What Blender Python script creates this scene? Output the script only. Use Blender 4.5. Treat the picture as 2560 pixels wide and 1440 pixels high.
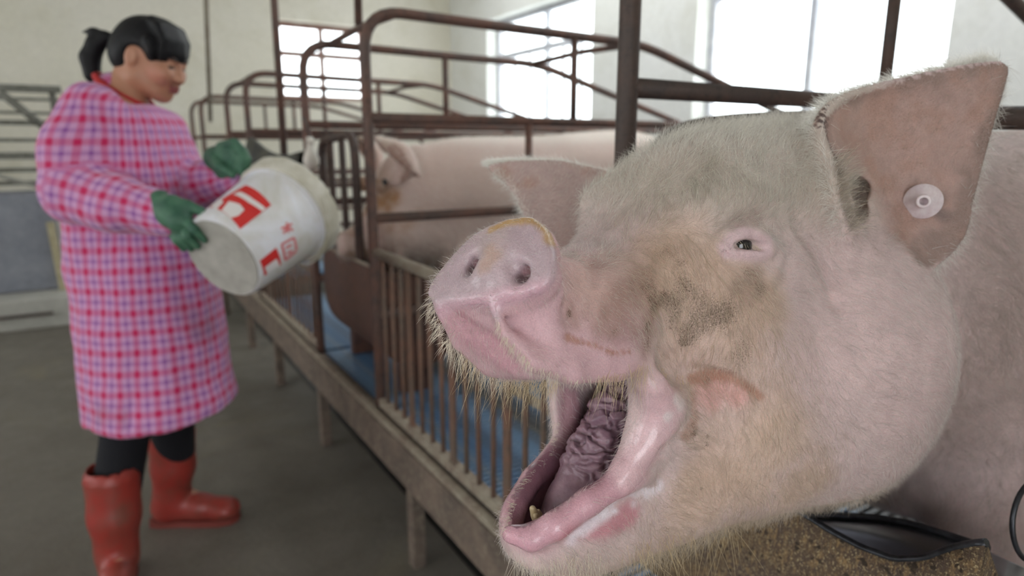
import bpy, math, random
import numpy as np
from mathutils import Vector, Matrix, noise as mnoise

for _o in list(bpy.data.objects):
    bpy.data.objects.remove(_o, do_unlink=True)
SC = bpy.context.scene
COL = SC.collection
rng = np.random.default_rng(7)
random.seed(7)

# ------------------------------------------------------------------ camera
FPX, CAM_H, PITCH = 1600.0, 1.245, math.atan(350 / 1600.0)      # focal length in pixels of the 2560 wide frame
cam_data = bpy.data.cameras.new('camera')
cam_data.sensor_width = 36.0
cam_data.lens = FPX / 2560 * 36.0
cam_data.clip_start = 0.02
cam_data.dof.use_dof = True
cam_data.dof.focus_distance = 0.49
cam_data.dof.aperture_fstop = 4.6
cam = bpy.data.objects.new('camera', cam_data)
COL.objects.link(cam)
cam.location = (0, 0, CAM_H)
cam.rotation_euler = (math.pi / 2 - PITCH, 0, 0)
SC.camera = cam

# ------------------------------------------------------------------ sky and exposure
world = bpy.data.worlds.new('sky')
SC.world = world
world.use_nodes = True
bg = world.node_tree.nodes['Background']
bg.inputs[0].default_value = (0.93, 0.97, 1.0, 1)
bg.inputs[1].default_value = 4.9
SC.view_settings.view_transform = 'Standard'
SC.view_settings.look = 'None'
SC.view_settings.exposure = 0.10
SC.view_settings.gamma = 1.0
SC.view_settings.use_curve_mapping = False

# ------------------------------------------------------------------ measuring helpers
_R = np.array([1, 0, 0.]); _U = np.array([0, math.sin(PITCH), math.cos(PITCH)]); _D = np.array([0, math.cos(PITCH), -math.sin(PITCH)])
EYE = np.array([0, 0, CAM_H])
def ray(x, y):
    return (x - 1280) / FPX * _R - (y - 720) / FPX * _U + _D
def at(x, y, d):
    return EYE + ray(x, y) * d
# the barn's own axes: pu runs along the pen fronts away from the camera, pv from the aisle into the pens
PU = np.array([-0.53087445, 0.84745048, 0.]); PV = np.array([0.84745048, 0.53087445, 0.])
UP = np.array([0, 0, 1.])
def W(u, v, z):
    return PU * u + PV * v + UP * z
BARN = Matrix(((PV[0], PU[0], 0, 0), (PV[1], PU[1], 0, 0), (0, 0, 1, 0), (0, 0, 0, 1)))   # local x = v, y = u

# ------------------------------------------------------------------ scene helpers
def empty(name, loc, label, cat, group=None, rot=None):
    o = bpy.data.objects.new(name, None)
    COL.objects.link(o)
    o.empty_display_size = 0.05
    if rot is not None:
        o.matrix_world = Matrix.Translation(Vector(loc)) @ rot.to_4x4()
    else:
        o.matrix_world = Matrix.Translation(Vector(loc))
    o['label'] = label; o['category'] = cat
    if group: o['group'] = group
    return o
def link(name, me, mat, parent=None):
    o = bpy.data.objects.new(name, me)
    COL.objects.link(o)
    if mat is not None and not me.materials:
        for m in (mat if isinstance(mat, (list, tuple)) else [mat]):
            me.materials.append(m)
    if parent is not None:
        o.parent = parent
        o.matrix_parent_inverse = parent_inv(parent)
    return o
def parent_inv(p):
    m = p.matrix_basis.copy()
    while p.parent:
        m = p.parent.matrix_basis @ p.matrix_parent_inverse @ m if not p.parent.parent else p.matrix_parent_inverse @ m
        p = p.parent
    return m.inverted()
def tag(o, label, cat, group=None):
    o['label'] = label; o['category'] = cat
    if group: o['group'] = group
    return o

def np_mesh(name, V, quads=None, tris=None, smooth=True):
    me = bpy.data.meshes.new(name)
    V = np.asarray(V, np.float32)
    loops = []; starts = []; totals = []
    n = 0
    if quads is not None and len(quads):
        q = np.asarray(quads, np.int32); loops.append(q.ravel()); starts.append(np.arange(len(q)) * 4); totals.append(np.full(len(q), 4)); n = len(q) * 4
    if tris is not None and len(tris):
        t = np.asarray(tris, np.int32); loops.append(t.ravel()); starts.append(n + np.arange(len(t)) * 3); totals.append(np.full(len(t), 3))
    L = np.concatenate(loops).astype(np.int32); S = np.concatenate(starts).astype(np.int32)
    me.vertices.add(len(V)); me.vertices.foreach_set('co', V.ravel())
    me.loops.add(len(L)); me.loops.foreach_set('vertex_index', L)
    me.polygons.add(len(S)); me.polygons.foreach_set('loop_start', S)
    me.update(calc_edges=True)
    me.validate()
    if smooth:
        me.polygons.foreach_set('use_smooth', np.ones(len(me.polygons), bool))
    return me
def set_color(me, C, name='Col'):
    a = me.attributes.new(name, 'FLOAT_COLOR', 'POINT')
    c4 = np.ones((len(C), 4), np.float32); c4[:, :3] = C
    a.data.foreach_set('color', c4.ravel())
def set_float(me, X, name):
    a = me.attributes.new(name, 'FLOAT', 'POINT')
    a.data.foreach_set('value', np.asarray(X, np.float32))

class MB:                                     # collects simple shapes into one mesh
    def __init__(s):
        s.v = []; s.f = []
    def add(s, v, f):
        n = len(s.v)
        s.v += [tuple(map(float, p)) for p in v]; s.f += [tuple(i + n for i in q) for q in f]
    def box(s, o, ax, ay, az):                # corner + three edge vectors (numpy)
        o, ax, ay, az = (np.asarray(x, float) for x in (o, ax, ay, az))
        if np.dot(np.cross(ax, ay), az) < 0: ax, ay = ay, ax
        s.add([o, o + ax, o + ax + ay, o + ay, o + az, o + ax + az, o + ax + ay + az, o + ay + az],
              [(3, 2, 1, 0), (4, 5, 6, 7), (0, 1, 5, 4), (1, 2, 6, 5), (2, 3, 7, 6), (3, 0, 4, 7)])
    def tube(s, pts, r, n=10, cap=True):
        pts = [np.asarray(p, float) for p in pts]
        rr = r if hasattr(r, '__len__') else [r] * len(pts)
        T = []
        for i in range(len(pts)):
            a = pts[max(i - 1, 0)]; b = pts[min(i + 1, len(pts) - 1)]
            t = b - a; T.append(t / (np.linalg.norm(t) + 1e-12))
        ref = np.array([0, 0, 1.]) if abs(T[0][2]) < .9 else np.array([1., 0, 0])
        x = np.cross(T[0], ref); x /= np.linalg.norm(x)
        V = []; F = []
        for i, (p, t) in enumerate(zip(pts, T)):
            x = x - t * np.dot(x, t); x /= np.linalg.norm(x); y = np.cross(t, x)
            for k in range(n):
                a = 2 * math.pi * k / n
                V.append(p + (x * math.cos(a) + y * math.sin(a)) * rr[i])
        for i in range(len(pts) - 1):
            for k in range(n):
                a = i * n + k; b = i * n + (k + 1) % n
                F.append((a, b, b + n, a + n))
        if cap:
            F.append(tuple(range(n - 1, -1, -1))); F.append(tuple((len(pts) - 1) * n + k for k in range(n)))
        s.add(V, F)
    def build(s, name, mat, parent=None, smooth=False, bevel=0):
        me = bpy.data.meshes.new(name)
        me.from_pydata(s.v, [], s.f); me.update()
        if smooth:
            me.polygons.foreach_set('use_smooth', [len(p.vertices) <= 4 for p in me.polygons])
        o = link(name, me, mat, parent)
        if bevel:
            b = o.modifiers.new('bevel', 'BEVEL'); b.width = bevel; b.segments = 2; b.limit_method = 'ANGLE'
        return o
def arc(p0, p1, p2, n=7):                     # rounded corner at p1 between p0 and p2
    p0, p1, p2 = (np.asarray(p, float) for p in (p0, p1, p2))
    return [(1 - t) ** 2 * p0 + 2 * t * (1 - t) * p1 + t * t * p2 for t in np.linspace(0, 1, n)]

# ------------------------------------------------------------------ solid modelling in a distance field
class Vol:
    def __init__(s, ax, ay, az, fr=None):
        s.a = [np.asarray(q, np.float32) for q in (ax, ay, az)]
        s.F = np.full([len(q) for q in s.a], 0.2, np.float32)
        s.fr = fr                               # (origin, 3x3 rows) frame of the field in the world
    def sl(s, lo, hi):
        r = []
        for q, l, h in zip(s.a, lo, hi):
            i = max(int(np.searchsorted(q, l)) - 1, 0); j = min(int(np.searchsorted(q, h)) + 1, len(q))
            r.append(slice(i, max(j, i + 1)))
        return tuple(r)
    def grid(s, S):
        return s.a[0][S[0]][:, None, None], s.a[1][S[1]][None, :, None], s.a[2][S[2]][None, None, :]
    def op(s, fn, lo, hi, k, mode):
        lo = np.asarray(lo) - k - .006; hi = np.asarray(hi) + k + .006
        S = s.sl(lo, hi); X, Y, Z = s.grid(S)
        d = fn(X, Y, Z).astype(np.float32)
        A = s.F[S]
        if mode == 'add':
            h = np.clip(.5 + .5 * (A - d) / k, 0, 1); s.F[S] = A + (d - A) * h - k * h * (1 - h)
        else:
            d = -d
            h = np.clip(.5 - .5 * (A - d) / k, 0, 1); s.F[S] = A + (d - A) * h + k * h * (1 - h)
    def loc(s, P):
        if s.fr is None: return np.asarray(P, float)
        return (np.asarray(P, float) - s.fr[0]) @ s.fr[1].T
    def wld(s, Q):
        if s.fr is None: return np.asarray(Q, float)
        return np.asarray(Q) @ s.fr[1] + s.fr[0]
    # -- shapes
    def ell(s, c, r, k=.01, mode='add', R=None):
        c = np.asarray(c, float); r = np.asarray(r, float)
        def fn(X, Y, Z):
            x, y, z = X - c[0], Y - c[1], Z - c[2]
            if R is not None:
                x, y, z = (R[i][0] * x + R[i][1] * y + R[i][2] * z for i in range(3))
            k0 = np.sqrt((x / r[0]) ** 2 + (y / r[1]) ** 2 + (z / r[2]) ** 2)
            k1 = np.sqrt((x / r[0] ** 2) ** 2 + (y / r[1] ** 2) ** 2 + (z / r[2] ** 2) ** 2)
            return k0 * (k0 - 1) / (k1 + 1e-6)
        m = r.max() if R is not None else r
        s.op(fn, c - m, c + m, k, mode)
    def chain(s, pts, rad, k=.01, mode='add', inner=None):
        pts = [np.asarray(p, float) for p in pts]
        rad = list(rad) if hasattr(rad, '__len__') else [rad] * len(pts)
        R = max(rad)
        P = np.array(pts)
        def fn(X, Y, Z):
            out = None
            for a, b, ra, rb in zip(pts[:-1], pts[1:], rad[:-1], rad[1:]):
                ab = b - a; L = ab @ ab + 1e-12
                x, y, z = X - a[0], Y - a[1], Z - a[2]
                t = np.clip((x * ab[0] + y * ab[1] + z * ab[2]) / L, 0, 1)
                d = np.sqrt((x - t * ab[0]) ** 2 + (y - t * ab[1]) ** 2 + (z - t * ab[2]) ** 2) - (ra + (rb - ra) * t)
                if out is None: out = d
                else:
                    kk = inner if inner else max(min(ra, rb) * .35, 1e-4)
                    h = np.clip(.5 + .5 * (out - d) / kk, 0, 1); out = out + (d - out) * h - kk * h * (1 - h)
            return out
        s.op(fn, P.min(0) - R, P.max(0) + R, k, mode)
    def loft(s, axis, st, k=.01, mode='add', n=2.3):
        """st rows: position along axis, centre1, half1, low2, high2 (1 and 2 = the other two axes in order)"""
        st = np.asarray(st, float)
        def pch(x, col):
            xs = st[:, 0]; ys = st[:, col]
            h = np.diff(xs); dl = np.diff(ys) / h; m = np.zeros(len(xs))
            for i in range(1, len(xs) - 1):
                if dl[i - 1] * dl[i] > 0:
                    w1 = 2 * h[i] + h[i - 1]; w2 = h[i] + 2 * h[i - 1]; m[i] = (w1 + w2) / (w1 / dl[i - 1] + w2 / dl[i])
            m[0] = dl[0]; m[-1] = dl[-1]
            xc = np.clip(x, xs[0], xs[-1]); i = np.clip(np.searchsorted(xs, xc) - 1, 0, len(xs) - 2)
            t = (xc - xs[i]) / h[i]
            return ((1 + 2 * t) * (1 - t) ** 2 * ys[i] + t * (1 - t) ** 2 * h[i] * m[i] + t * t * (3 - 2 * t) * ys[i + 1] + t * t * (t - 1) * h[i] * m[i + 1])
        o = [i for i in range(3) if i != axis]
        def fn(X, Y, Z):
            G = [X, Y, Z]; T = G[axis]; x1, x2 = G[o[0]], G[o[1]]
            tt = T.ravel(); sh = T.shape
            c1, h1, l2, u2 = (pch(tt, j).reshape(sh) for j in (1, 2, 3, 4))
            c2 = (l2 + u2) / 2; h2 = (u2 - l2) / 2
            q1 = np.abs((x1 - c1) / h1); q2 = np.abs((x2 - c2) / h2)
            q = (q1 ** n + q2 ** n) ** (1 / n)
            d = (q - 1) * np.minimum(h1, h2) * np.where(q > 1, 1.0, 1.0)
            e = np.maximum(st[0, 0] - T, T - st[-1, 0])
            r = .5 * np.minimum(np.minimum(h1, h2), .03)
            a = np.maximum(d + r, 0); b = np.maximum(e + r, 0)
            return np.minimum(np.maximum(d + r, e + r), 0) + np.sqrt(a * a + b * b) - r
        lo = np.zeros(3); hi = np.zeros(3)
        lo[axis], hi[axis] = st[0, 0], st[-1, 0]
        lo[o[0]], hi[o[0]] = (st[:, 1] - st[:, 2]).min(), (st[:, 1] + st[:, 2]).max()
        lo[o[1]], hi[o[1]] = st[:, 3].min(), st[:, 4].max()
        s.op(fn, lo, hi, k, mode)
    def plate(s, c, ex, ey, poly, th, rnd, k=.006, dome=0., mode='add'):
        """polygon (in ex, ey coordinates around c) with half thickness th and rounding rnd"""
        c = np.asarray(c, float); ez = np.cross(ex, ey); P = np.asarray(poly, float)
        W3 = np.array([c + ex * p[0] + ey * p[1] for p in P])
        def fn(X, Y, Z):
            x, y, z = X - c[0], Y - c[1], Z - c[2]
            u = x * ex[0] + y * ex[1] + z * ex[2]; v = x * ey[0] + y * ey[1] + z * ey[2]; w = x * ez[0] + y * ez[1] + z * ez[2]
            d = np.full(np.broadcast(u, v).shape, 1e9); sgn = np.ones(d.shape)
            for i in range(len(P)):
                a = P[i]; b = P[i - 1]; e = b - a
                wx, wy = u - a[0], v - a[1]
                t = np.clip((wx * e[0] + wy * e[1]) / (e @ e), 0, 1)
                d = np.minimum(d, (wx - e[0] * t) ** 2 + (wy - e[1] * t) ** 2)
                c1 = v >= a[1]; c2 = v < b[1]; c3 = e[0] * wy > e[1] * wx
                flip = (c1 & c2 & c3) | (~c1 & ~c2 & ~c3)
                sgn = np.where(flip, -sgn, sgn)
            d2 = sgn * np.sqrt(d) + rnd
            dz = np.abs(w + dome * (u * u + v * v)) - th + rnd
            return np.minimum(np.maximum(d2, dz), 0) + np.sqrt(np.maximum(d2, 0) ** 2 + np.maximum(dz, 0) ** 2) - rnd
        s.op(fn, W3.min(0) - th, W3.max(0) + th, k, mode)
    def sheet(s, pts, rad, k=.006):
        """union of small balls along a dense sheet of points: a thin curved flap of flesh"""
        pts = np.asarray(pts, np.float32); rad = np.asarray(rad, np.float32)
        step = min(np.diff(q).min() for q in s.a)
        reach = float(rad.max() + k + 2.5 * step)
        lo = pts.min(0) - reach; hi = pts.max(0) + reach
        S = s.sl(lo, hi); A = s.F[S]
        D = np.full(A.shape, reach, np.float32)
        gx, gy, gz = (s.a[i][S[i]] for i in range(3))
        for p, r in zip(pts, rad):
            i0, i1 = np.searchsorted(gx, (p[0] - reach, p[0] + reach)); j0, j1 = np.searchsorted(gy, (p[1] - reach, p[1] + reach)); k0, k1 = np.searchsorted(gz, (p[2] - reach, p[2] + reach))
            d = np.sqrt((gx[i0:i1, None, None] - p[0]) ** 2 + (gy[None, j0:j1, None] - p[1]) ** 2 + (gz[None, None, k0:k1] - p[2]) ** 2) - r
            Q = D[i0:i1, j0:j1, k0:k1]; np.minimum(Q, d, out=Q)
        h = np.clip(.5 + .5 * (A - D) / k, 0, 1); s.F[S] = A + (D - A) * h - k * h * (1 - h)
    # -- sampling
    def sample(s, Q):
        Q = np.atleast_2d(Q); out = 0; idx = []; fr = []
        for i in range(3):
            q = s.a[i]; j = np.clip(np.searchsorted(q, Q[:, i]) - 1, 0, len(q) - 2)
            idx.append(j); fr.append(np.clip((Q[:, i] - q[j]) / (q[j + 1] - q[j]), 0, 1))
        for dx in (0, 1):
            for dy in (0, 1):
                for dz in (0, 1):
                    w = (fr[0] if dx else 1 - fr[0]) * (fr[1] if dy else 1 - fr[1]) * (fr[2] if dz else 1 - fr[2])
                    out = out + w * s.F[idx[0] + dx, idx[1] + dy, idx[2] + dz]
        return out
    def hit(s, x, y, d0=.3, d1=1.6):
        """where the line of sight through a measured photo point meets the modelled surface (field coordinates)"""
        t = np.arange(d0, d1, .0015); P = EYE + ray(x, y)[None] * t[:, None]
        f = s.sample(s.loc(P)); lo = np.array([q[0] for q in s.a]); hi = np.array([q[-1] for q in s.a])
        Q = s.loc(P); ok = ((Q > lo) & (Q < hi)).all(1) & (f < 0)
        if not ok.any():
            i = int(np.argmin(np.where(((Q > lo) & (Q < hi)).all(1), f, 9)))
        else:
            i = int(np.argmax(ok))
        return Q[i]
    def nets(s, smooth=2):
        F = s.F; sg = F < 0
        n = [F.shape[i] - 1 for i in range(3)]
        cnt = np.zeros(n, np.int8)
        for dx in (0, 1):
            for dy in (0, 1):
                for dz in (0, 1):
                    cnt += sg[dx:dx + n[0], dy:dy + n[1], dz:dz + n[2]]
        act = (cnt > 0) & (cnt < 8)
        I = np.argwhere(act); idm = np.full(n, -1, np.int32); idm[act] = np.arange(len(I))
        acc = np.zeros((len(I), 3)); num = np.zeros(len(I))
        A = s.a
        for ax in range(3):
            o = [i for i in range(3) if i != ax]
            for p in (0, 1):
                for q in (0, 1):
                    a = I.copy(); a[:, o[0]] += p; a[:, o[1]] += q
                    b = a.copy(); b[:, ax] += 1
                    fa = F[a[:, 0], a[:, 1], a[:, 2]]; fb = F[b[:, 0], b[:, 1], b[:, 2]]
                    m = (fa < 0) != (fb < 0)
                    t = fa[m] / (fa[m] - fb[m])
                    P = np.stack([A[i][a[m, i]] for i in range(3)], 1).astype(float)
                    P[:, ax] += t * (A[ax][b[m, ax]] - A[ax][a[m, ax]])
                    acc[m] += P; num[m] += 1
        V = acc / num[:, None]
        quads = []
        for ax in range(3):
            o1, o2 = (ax + 1) % 3, (ax + 2) % 3
            sl0 = [slice(None)] * 3; sl1 = [slice(None)] * 3; sl0[ax] = slice(0, -1); sl1[ax] = slice(1, None)
            ch = sg[tuple(sl0)] != sg[tuple(sl1)]
            E = np.argwhere(ch)
            E = E[(E[:, o1] > 0) & (E[:, o2] > 0) & (E[:, o1] < F.shape[o1] - 1) & (E[:, o2] < F.shape[o2] - 1)]
            ins = sg[E[:, 0], E[:, 1], E[:, 2]]
            def cell(d1, d2):
                c = E.copy(); c[:, o1] += d1; c[:, o2] += d2
                return idm[c[:, 0], c[:, 1], c[:, 2]]
            q = np.stack([cell(-1, -1), cell(0, -1), cell(0, 0), cell(-1, 0)], 1)
            q[~ins] = q[~ins][:, ::-1]
            quads.append(q)
        Q = np.concatenate(quads)
        if s.fr is not None and np.linalg.det(s.fr[1]) < 0: Q = Q[:, ::-1].copy()
        e = np.concatenate([Q[:, [0, 1]], Q[:, [1, 2]], Q[:, [2, 3]], Q[:, [3, 0]]])
        for _ in range(smooth):
            S = np.zeros_like(V); deg = np.bincount(e[:, 0], minlength=len(V)) + np.bincount(e[:, 1], minlength=len(V))
            for c in range(3):
                S[:, c] = np.bincount(e[:, 0], V[e[:, 1], c], len(V)) + np.bincount(e[:, 1], V[e[:, 0], c], len(V))
            V = V * .45 + .55 * S / np.maximum(deg, 1)[:, None]
        return s.wld(V), Q
def vnormals(V, Q):
    n = np.cross(V[Q[:, 2]] - V[Q[:, 0]], V[Q[:, 3]] - V[Q[:, 1]])
    N = np.zeros_like(V)
    for c in range(3):
        for j in range(4):
            N[:, c] += np.bincount(Q[:, j], n[:, c], len(V))
    return N / (np.linalg.norm(N, axis=1, keepdims=True) + 1e-12)
def vnoise(P, f, seed=0, oct=3):
    """smooth value noise, vectorised"""
    P = np.asarray(P, float) * f + seed * 17.31
    out = 0; amp = 1; tot = 0
    for _ in range(oct):
        i = np.floor(P).astype(np.int64); t = P - i; t = t * t * (3 - 2 * t)
        v = 0
        for dx in (0, 1):
            for dy in (0, 1):
                for dz in (0, 1):
                    h = ((i[:, 0] + dx) * 374761393 + (i[:, 1] + dy) * 668265263 + (i[:, 2] + dz) * 2147483647 + seed * 1013904223) & 0xffffffff
                    h = ((h ^ (h >> 13)) * 1274126177) & 0xffffffff
                    h = ((h ^ (h >> 16)) & 0xffff) / 65535.
                    v = v + h * (t[:, 0] if dx else 1 - t[:, 0]) * (t[:, 1] if dy else 1 - t[:, 1]) * (t[:, 2] if dz else 1 - t[:, 2])
        out = out + v * amp; tot += amp; amp *= .5; P = P * 2.03
    return out / tot
def spline(ctrl, n):
    """Catmull-Rom through control points (m x d) -> n x d"""
    C = np.asarray(ctrl, float); C = np.concatenate([2 * C[:1] - C[1:2], C, 2 * C[-1:] - C[-2:-1]])
    m = len(C) - 3; t = np.linspace(0, m - 1e-6, n); i = t.astype(int); f = (t - i)[:, None]
    a, b, c, d = C[i], C[i + 1], C[i + 2], C[i + 3]
    return .5 * (2 * b + (c - a) * f + (2 * a - 5 * b + 4 * c - d) * f ** 2 + (3 * b - a - 3 * c + d) * f ** 3)
def spline2(grid, n, m):
    G = np.asarray(grid, float)
    A = np.stack([spline(r, m) for r in G]); return np.stack([spline(A[:, j], n) for j in range(m)], 1)

def srgb(r, g, b):
    f = lambda c: (c / 255 / 12.92) if c <= 10 else ((c / 255 + .055) / 1.055) ** 2.4
    return np.array([f(r), f(g), f(b)])
# ------------------------------------------------------------------ material helpers
class NT:
    def __init__(s, name):
        s.m = bpy.data.materials.new(name); s.m.use_nodes = True
        s.t = s.m.node_tree; s.b = s.t.nodes['Principled BSDF']; s.out = s.t.nodes['Material Output']
    def n(s, typ, **kw):
        q = s.t.nodes.new(typ)
        for k, v in kw.items():
            if k.startswith('i_'):
                q.inputs[k[2:].replace('_', ' ')].default_value = v
            else: setattr(q, k, v)
        return q
    def l(s, a, b): s.t.links.new(a, b)
    def noise(s, vec, scale, detail=4, rough=.6, dist=0):
        q = s.n('ShaderNodeTexNoise'); q.inputs['Scale'].default_value = scale; q.inputs['Detail'].default_value = detail; q.inputs['Roughness'].default_value = rough; q.inputs['Distortion'].default_value = dist
        if vec is not None: s.l(vec, q.inputs['Vector'])
        return q.outputs['Fac']
    def ramp(s, fac, stops):
        q = s.n('ShaderNodeValToRGB'); e = q.color_ramp.elements
        while len(e) < len(stops): e.new(.5)
        for el, (p, c) in zip(e, stops):
            el.position = p; el.color = (c[0], c[1], c[2], 1) if hasattr(c, '__len__') else (c, c, c, 1)
        s.l(fac, q.inputs[0]); return q.outputs[0]
    def mix(s, fac, a, b, mode='MIX'):
        q = s.n('ShaderNodeMix', data_type='RGBA', blend_type=mode)
        for sock, v in ((q.inputs[0], fac), (q.inputs[6], a), (q.inputs[7], b)):
            if hasattr(v, 'is_linked'): s.l(v, sock)
            elif hasattr(v, '__len__'): sock.default_value = (v[0], v[1], v[2], 1)
            else: sock.default_value = v
        return q.outputs[2]
    def math(s, op, a, b=0.):
        q = s.n('ShaderNodeMath', operation=op)
        for sock, v in ((q.inputs[0], a), (q.inputs[1], b)):
            if hasattr(v, 'is_linked'): s.l(v, sock)
            else: sock.default_value = v
        return q.outputs[0]
    def bump(s, h, strength=.3, dist=.01):
        q = s.n('ShaderNodeBump'); q.inputs['Strength'].default_value = strength; q.inputs['Distance'].default_value = dist
        s.l(h, q.inputs['Height']); s.l(q.outputs[0], s.b.inputs['Normal'])
    def obj(s): return s.n('ShaderNodeTexCoord').outputs['Object']
    def attr(s, name, out='Color'):
        q = s.n('ShaderNodeAttribute'); q.attribute_name = name; return q.outputs[out]
    def set(s, **kw):
        for k, v in kw.items():
            sock = s.b.inputs[k.replace('_', ' ')]
            if hasattr(v, 'is_linked'): s.l(v, sock)
            elif hasattr(v, '__len__'): sock.default_value = (v[0], v[1], v[2], 1) if len(v) == 3 and sock.type == 'RGBA' else v
            else: sock.default_value = v
        return s

# ================================================================== the barn
def mat_wall(name, c0, c1, stain):
    t = NT(name); o = t.obj()
    big = t.noise(o, .55, 4, .6, .6); mid = t.noise(o, 2.2, 5, .65, .4); fine = t.noise(o, 26, 4, .6)
    c = t.mix(t.ramp(big, [(.35, 0.), (.68, 1.)]), c0, c1)
    c = t.mix(t.math('MULTIPLY', t.ramp(mid, [(.5, 0.), (.75, 1.)]), .55), c, stain)
    c = t.mix(.25, c, t.ramp(fine, [(.3, .75), (.7, 1.1)]), 'MULTIPLY')
    t.set(Base_Color=c, Roughness=.9); t.bump(t.math('ADD', fine, t.math('MULTIPLY', mid, 2.)), .25, .01)
    return t.m
M_wall = mat_wall('limewashed plaster', srgb(228, 223, 210), srgb(218, 213, 194), srgb(196, 190, 164))
M_wallr = mat_wall('grey plaster', srgb(230, 230, 226), srgb(222, 222, 215), srgb(200, 198, 184))
t = NT('ceiling boards'); t.set(Base_Color=t.ramp(t.noise(t.obj(), 1.2, 4), [(.3, srgb(214, 212, 204)), (.7, srgb(226, 224, 216))]), Roughness=.9); M_ceil = t.m
t = NT('aisle concrete'); o = t.obj()
b1 = t.noise(o, 1.1, 5, .62, .5); b2 = t.noise(o, 4.5, 6, .65, .3); b3 = t.noise(o, 60, 4, .7)
c = t.mix(t.ramp(b1, [(.35, 0.), (.68, 1.)]), srgb(112, 106, 97), srgb(97, 91, 82))
c = t.mix(t.math('MULTIPLY', t.ramp(b2, [(.52, 0.), (.72, 1.)]), .6), c, srgb(108, 101, 88))
c = t.mix(t.math('MULTIPLY', t.ramp(t.noise(o, 2.3, 5, .6, .8), [(.58, 0.), (.75, 1.)]), .35), c, srgb(126, 116, 84))
c = t.mix(.5, c, t.ramp(b3, [(.3, .72), (.7, 1.15)]), 'MULTIPLY')
t.set(Base_Color=c, Roughness=t.ramp(b2, [(.4, .55), (.65, .85)])); t.bump(t.math('ADD', b3, t.math('MULTIPLY', b2, 2.)), .35, .008); M_floor = t.m

def rusty(name, c0, c1, c2, rough=.7, sc=1.):
    t = NT(name); o = t.obj()
    n1 = t.noise(o, 9 * sc, 5, .65, .3); n2 = t.noise(o, 45 * sc, 5, .7); n3 = t.noise(o, 160 * sc, 3, .6)
    c = t.mix(t.ramp(n1, [(.38, 0.), (.62, 1.)]), c0, c1)
    c = t.mix(t.ramp(n2, [(.52, 0.), (.7, 1.)]), c, c2)
    c = t.mix(.4, c, t.ramp(n3, [(.3, .7), (.7, 1.15)]), 'MULTIPLY')
    t.set(Base_Color=c, Roughness=rough, Metallic=.15); t.bump(t.math('ADD', n3, n2), .35, .003)
    return t.m
M_rust = rusty('rusted tube', srgb(92, 76, 70), srgb(112, 80, 68), srgb(66, 56, 54), .62)
M_rustd = rusty('dark rusted tube', srgb(70, 60, 56), srgb(84, 66, 58), srgb(50, 45, 44), .6)
M_bar = rusty('muddy fence bar', srgb(104, 88, 76), srgb(120, 88, 72), srgb(84, 74, 66), .75)
M_crust = rusty('muck crusted rail', srgb(150, 140, 124), srgb(128, 112, 98), srgb(176, 166, 150), .9, 1.6)
M_beam = rusty('base beam', srgb(96, 84, 76), srgb(120, 104, 92), srgb(140, 128, 112), .85, 1.2)
M_trough = rusty('rusted trough sheet', srgb(82, 58, 52), srgb(92, 62, 50), srgb(60, 46, 42), .7, .7)

def structure(o, kind='structure'):
    o['kind'] = 'structure'; return o
def barn_box(mb, u0, u1, v0, v1, z0, z1):
    mb.box(W(u0, v0, z0), PU * (u1 - u0), PV * (v1 - v0), UP * (z1 - z0))
UB, VR, WT, ZC = 7.3, 3.7, .23, 3.4
VL = -5.2
m = MB(); barn_box(m, -3.6, UB + .3, VL, VR + WT, -.25, 0); structure(m.build('floor', M_floor))
m = MB()                                                    # boarded ceiling, out of view; skylight strip added to brighten the barn
for v0, v1 in ((VL - .4, 2.35), (3.35, VR + WT + .4)): barn_box(m, -3.3, UB + .3, v0, v1, ZC, ZC + .1)
for u0, u1 in ((-3.3, -.6), (2.9, 3.1), (5.9, UB + .3)):
    for v0, v1 in ((2.35, 3.35),): barn_box(m, u0, u1, v0, v1, ZC, ZC + .1)
structure(m.build('ceiling', M_ceil))
def wall_with_holes(name, along0, along1, holes, place, mat):
    """wall from along0 to along1, holes (a0, a1, z0, z1) kept clear"""
    m = MB(); xs = sorted({along0, along1, *[h[0] for h in holes], *[h[1] for h in holes]})
    for x0, x1 in zip(xs[:-1], xs[1:]):
        cut = [h for h in holes if h[0] <= x0 + 1e-6 and h[1] >= x1 - 1e-6]
        zs = [0.0]
        for h in cut: zs += [h[2], h[3]]
        zs.append(ZC)
        for z0, z1 in zip(zs[::2], zs[1::2]): place(m, x0, x1, z0, z1)
    return structure(m.build(name, mat))
H_back = [(1.70, 2.66, 1.76, 2.56)]
H_right = [(1.74, 3.42, 1.43, 2.66), (4.60, 6.42, 1.43, 2.60)]
H_left = [(-1.2, .6, .9, 2.7), (1.4, 3.4, .9, 2.7), (4.4, 6.6, .9, 2.7)]  # unseen window openings, added to let light into the barn
t = NT('underpen shade'); t.set(Base_Color=t.ramp(t.noise(t.obj(), 3, 5), [(.35, srgb(20, 18, 16)), (.7, srgb(44, 40, 34))]), Roughness=.5)
m = MB(); barn_box(m, -1.0, 6.6, .80, 3.0, 0, .006); structure(m.build('floor_shade', t.m))  # near-black sheet: the shade under the pens put into a floor colour
wall_with_holes('wall_back', VL, VR + WT, H_back, lambda m, a, b, z0, z1: barn_box(m, UB, UB + WT, a, b, z0, z1), M_wall)
wall_with_holes('wall_right', -1.75, UB, H_right, lambda m, a, b, z0, z1: barn_box(m, a, b, VR, VR + WT, z0, z1), M_wallr)
wall_with_holes('wall_left', -1.75, UB, H_left, lambda m, a, b, z0, z1: barn_box(m, a, b, VL - WT, VL, z0, z1), M_wall)

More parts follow.
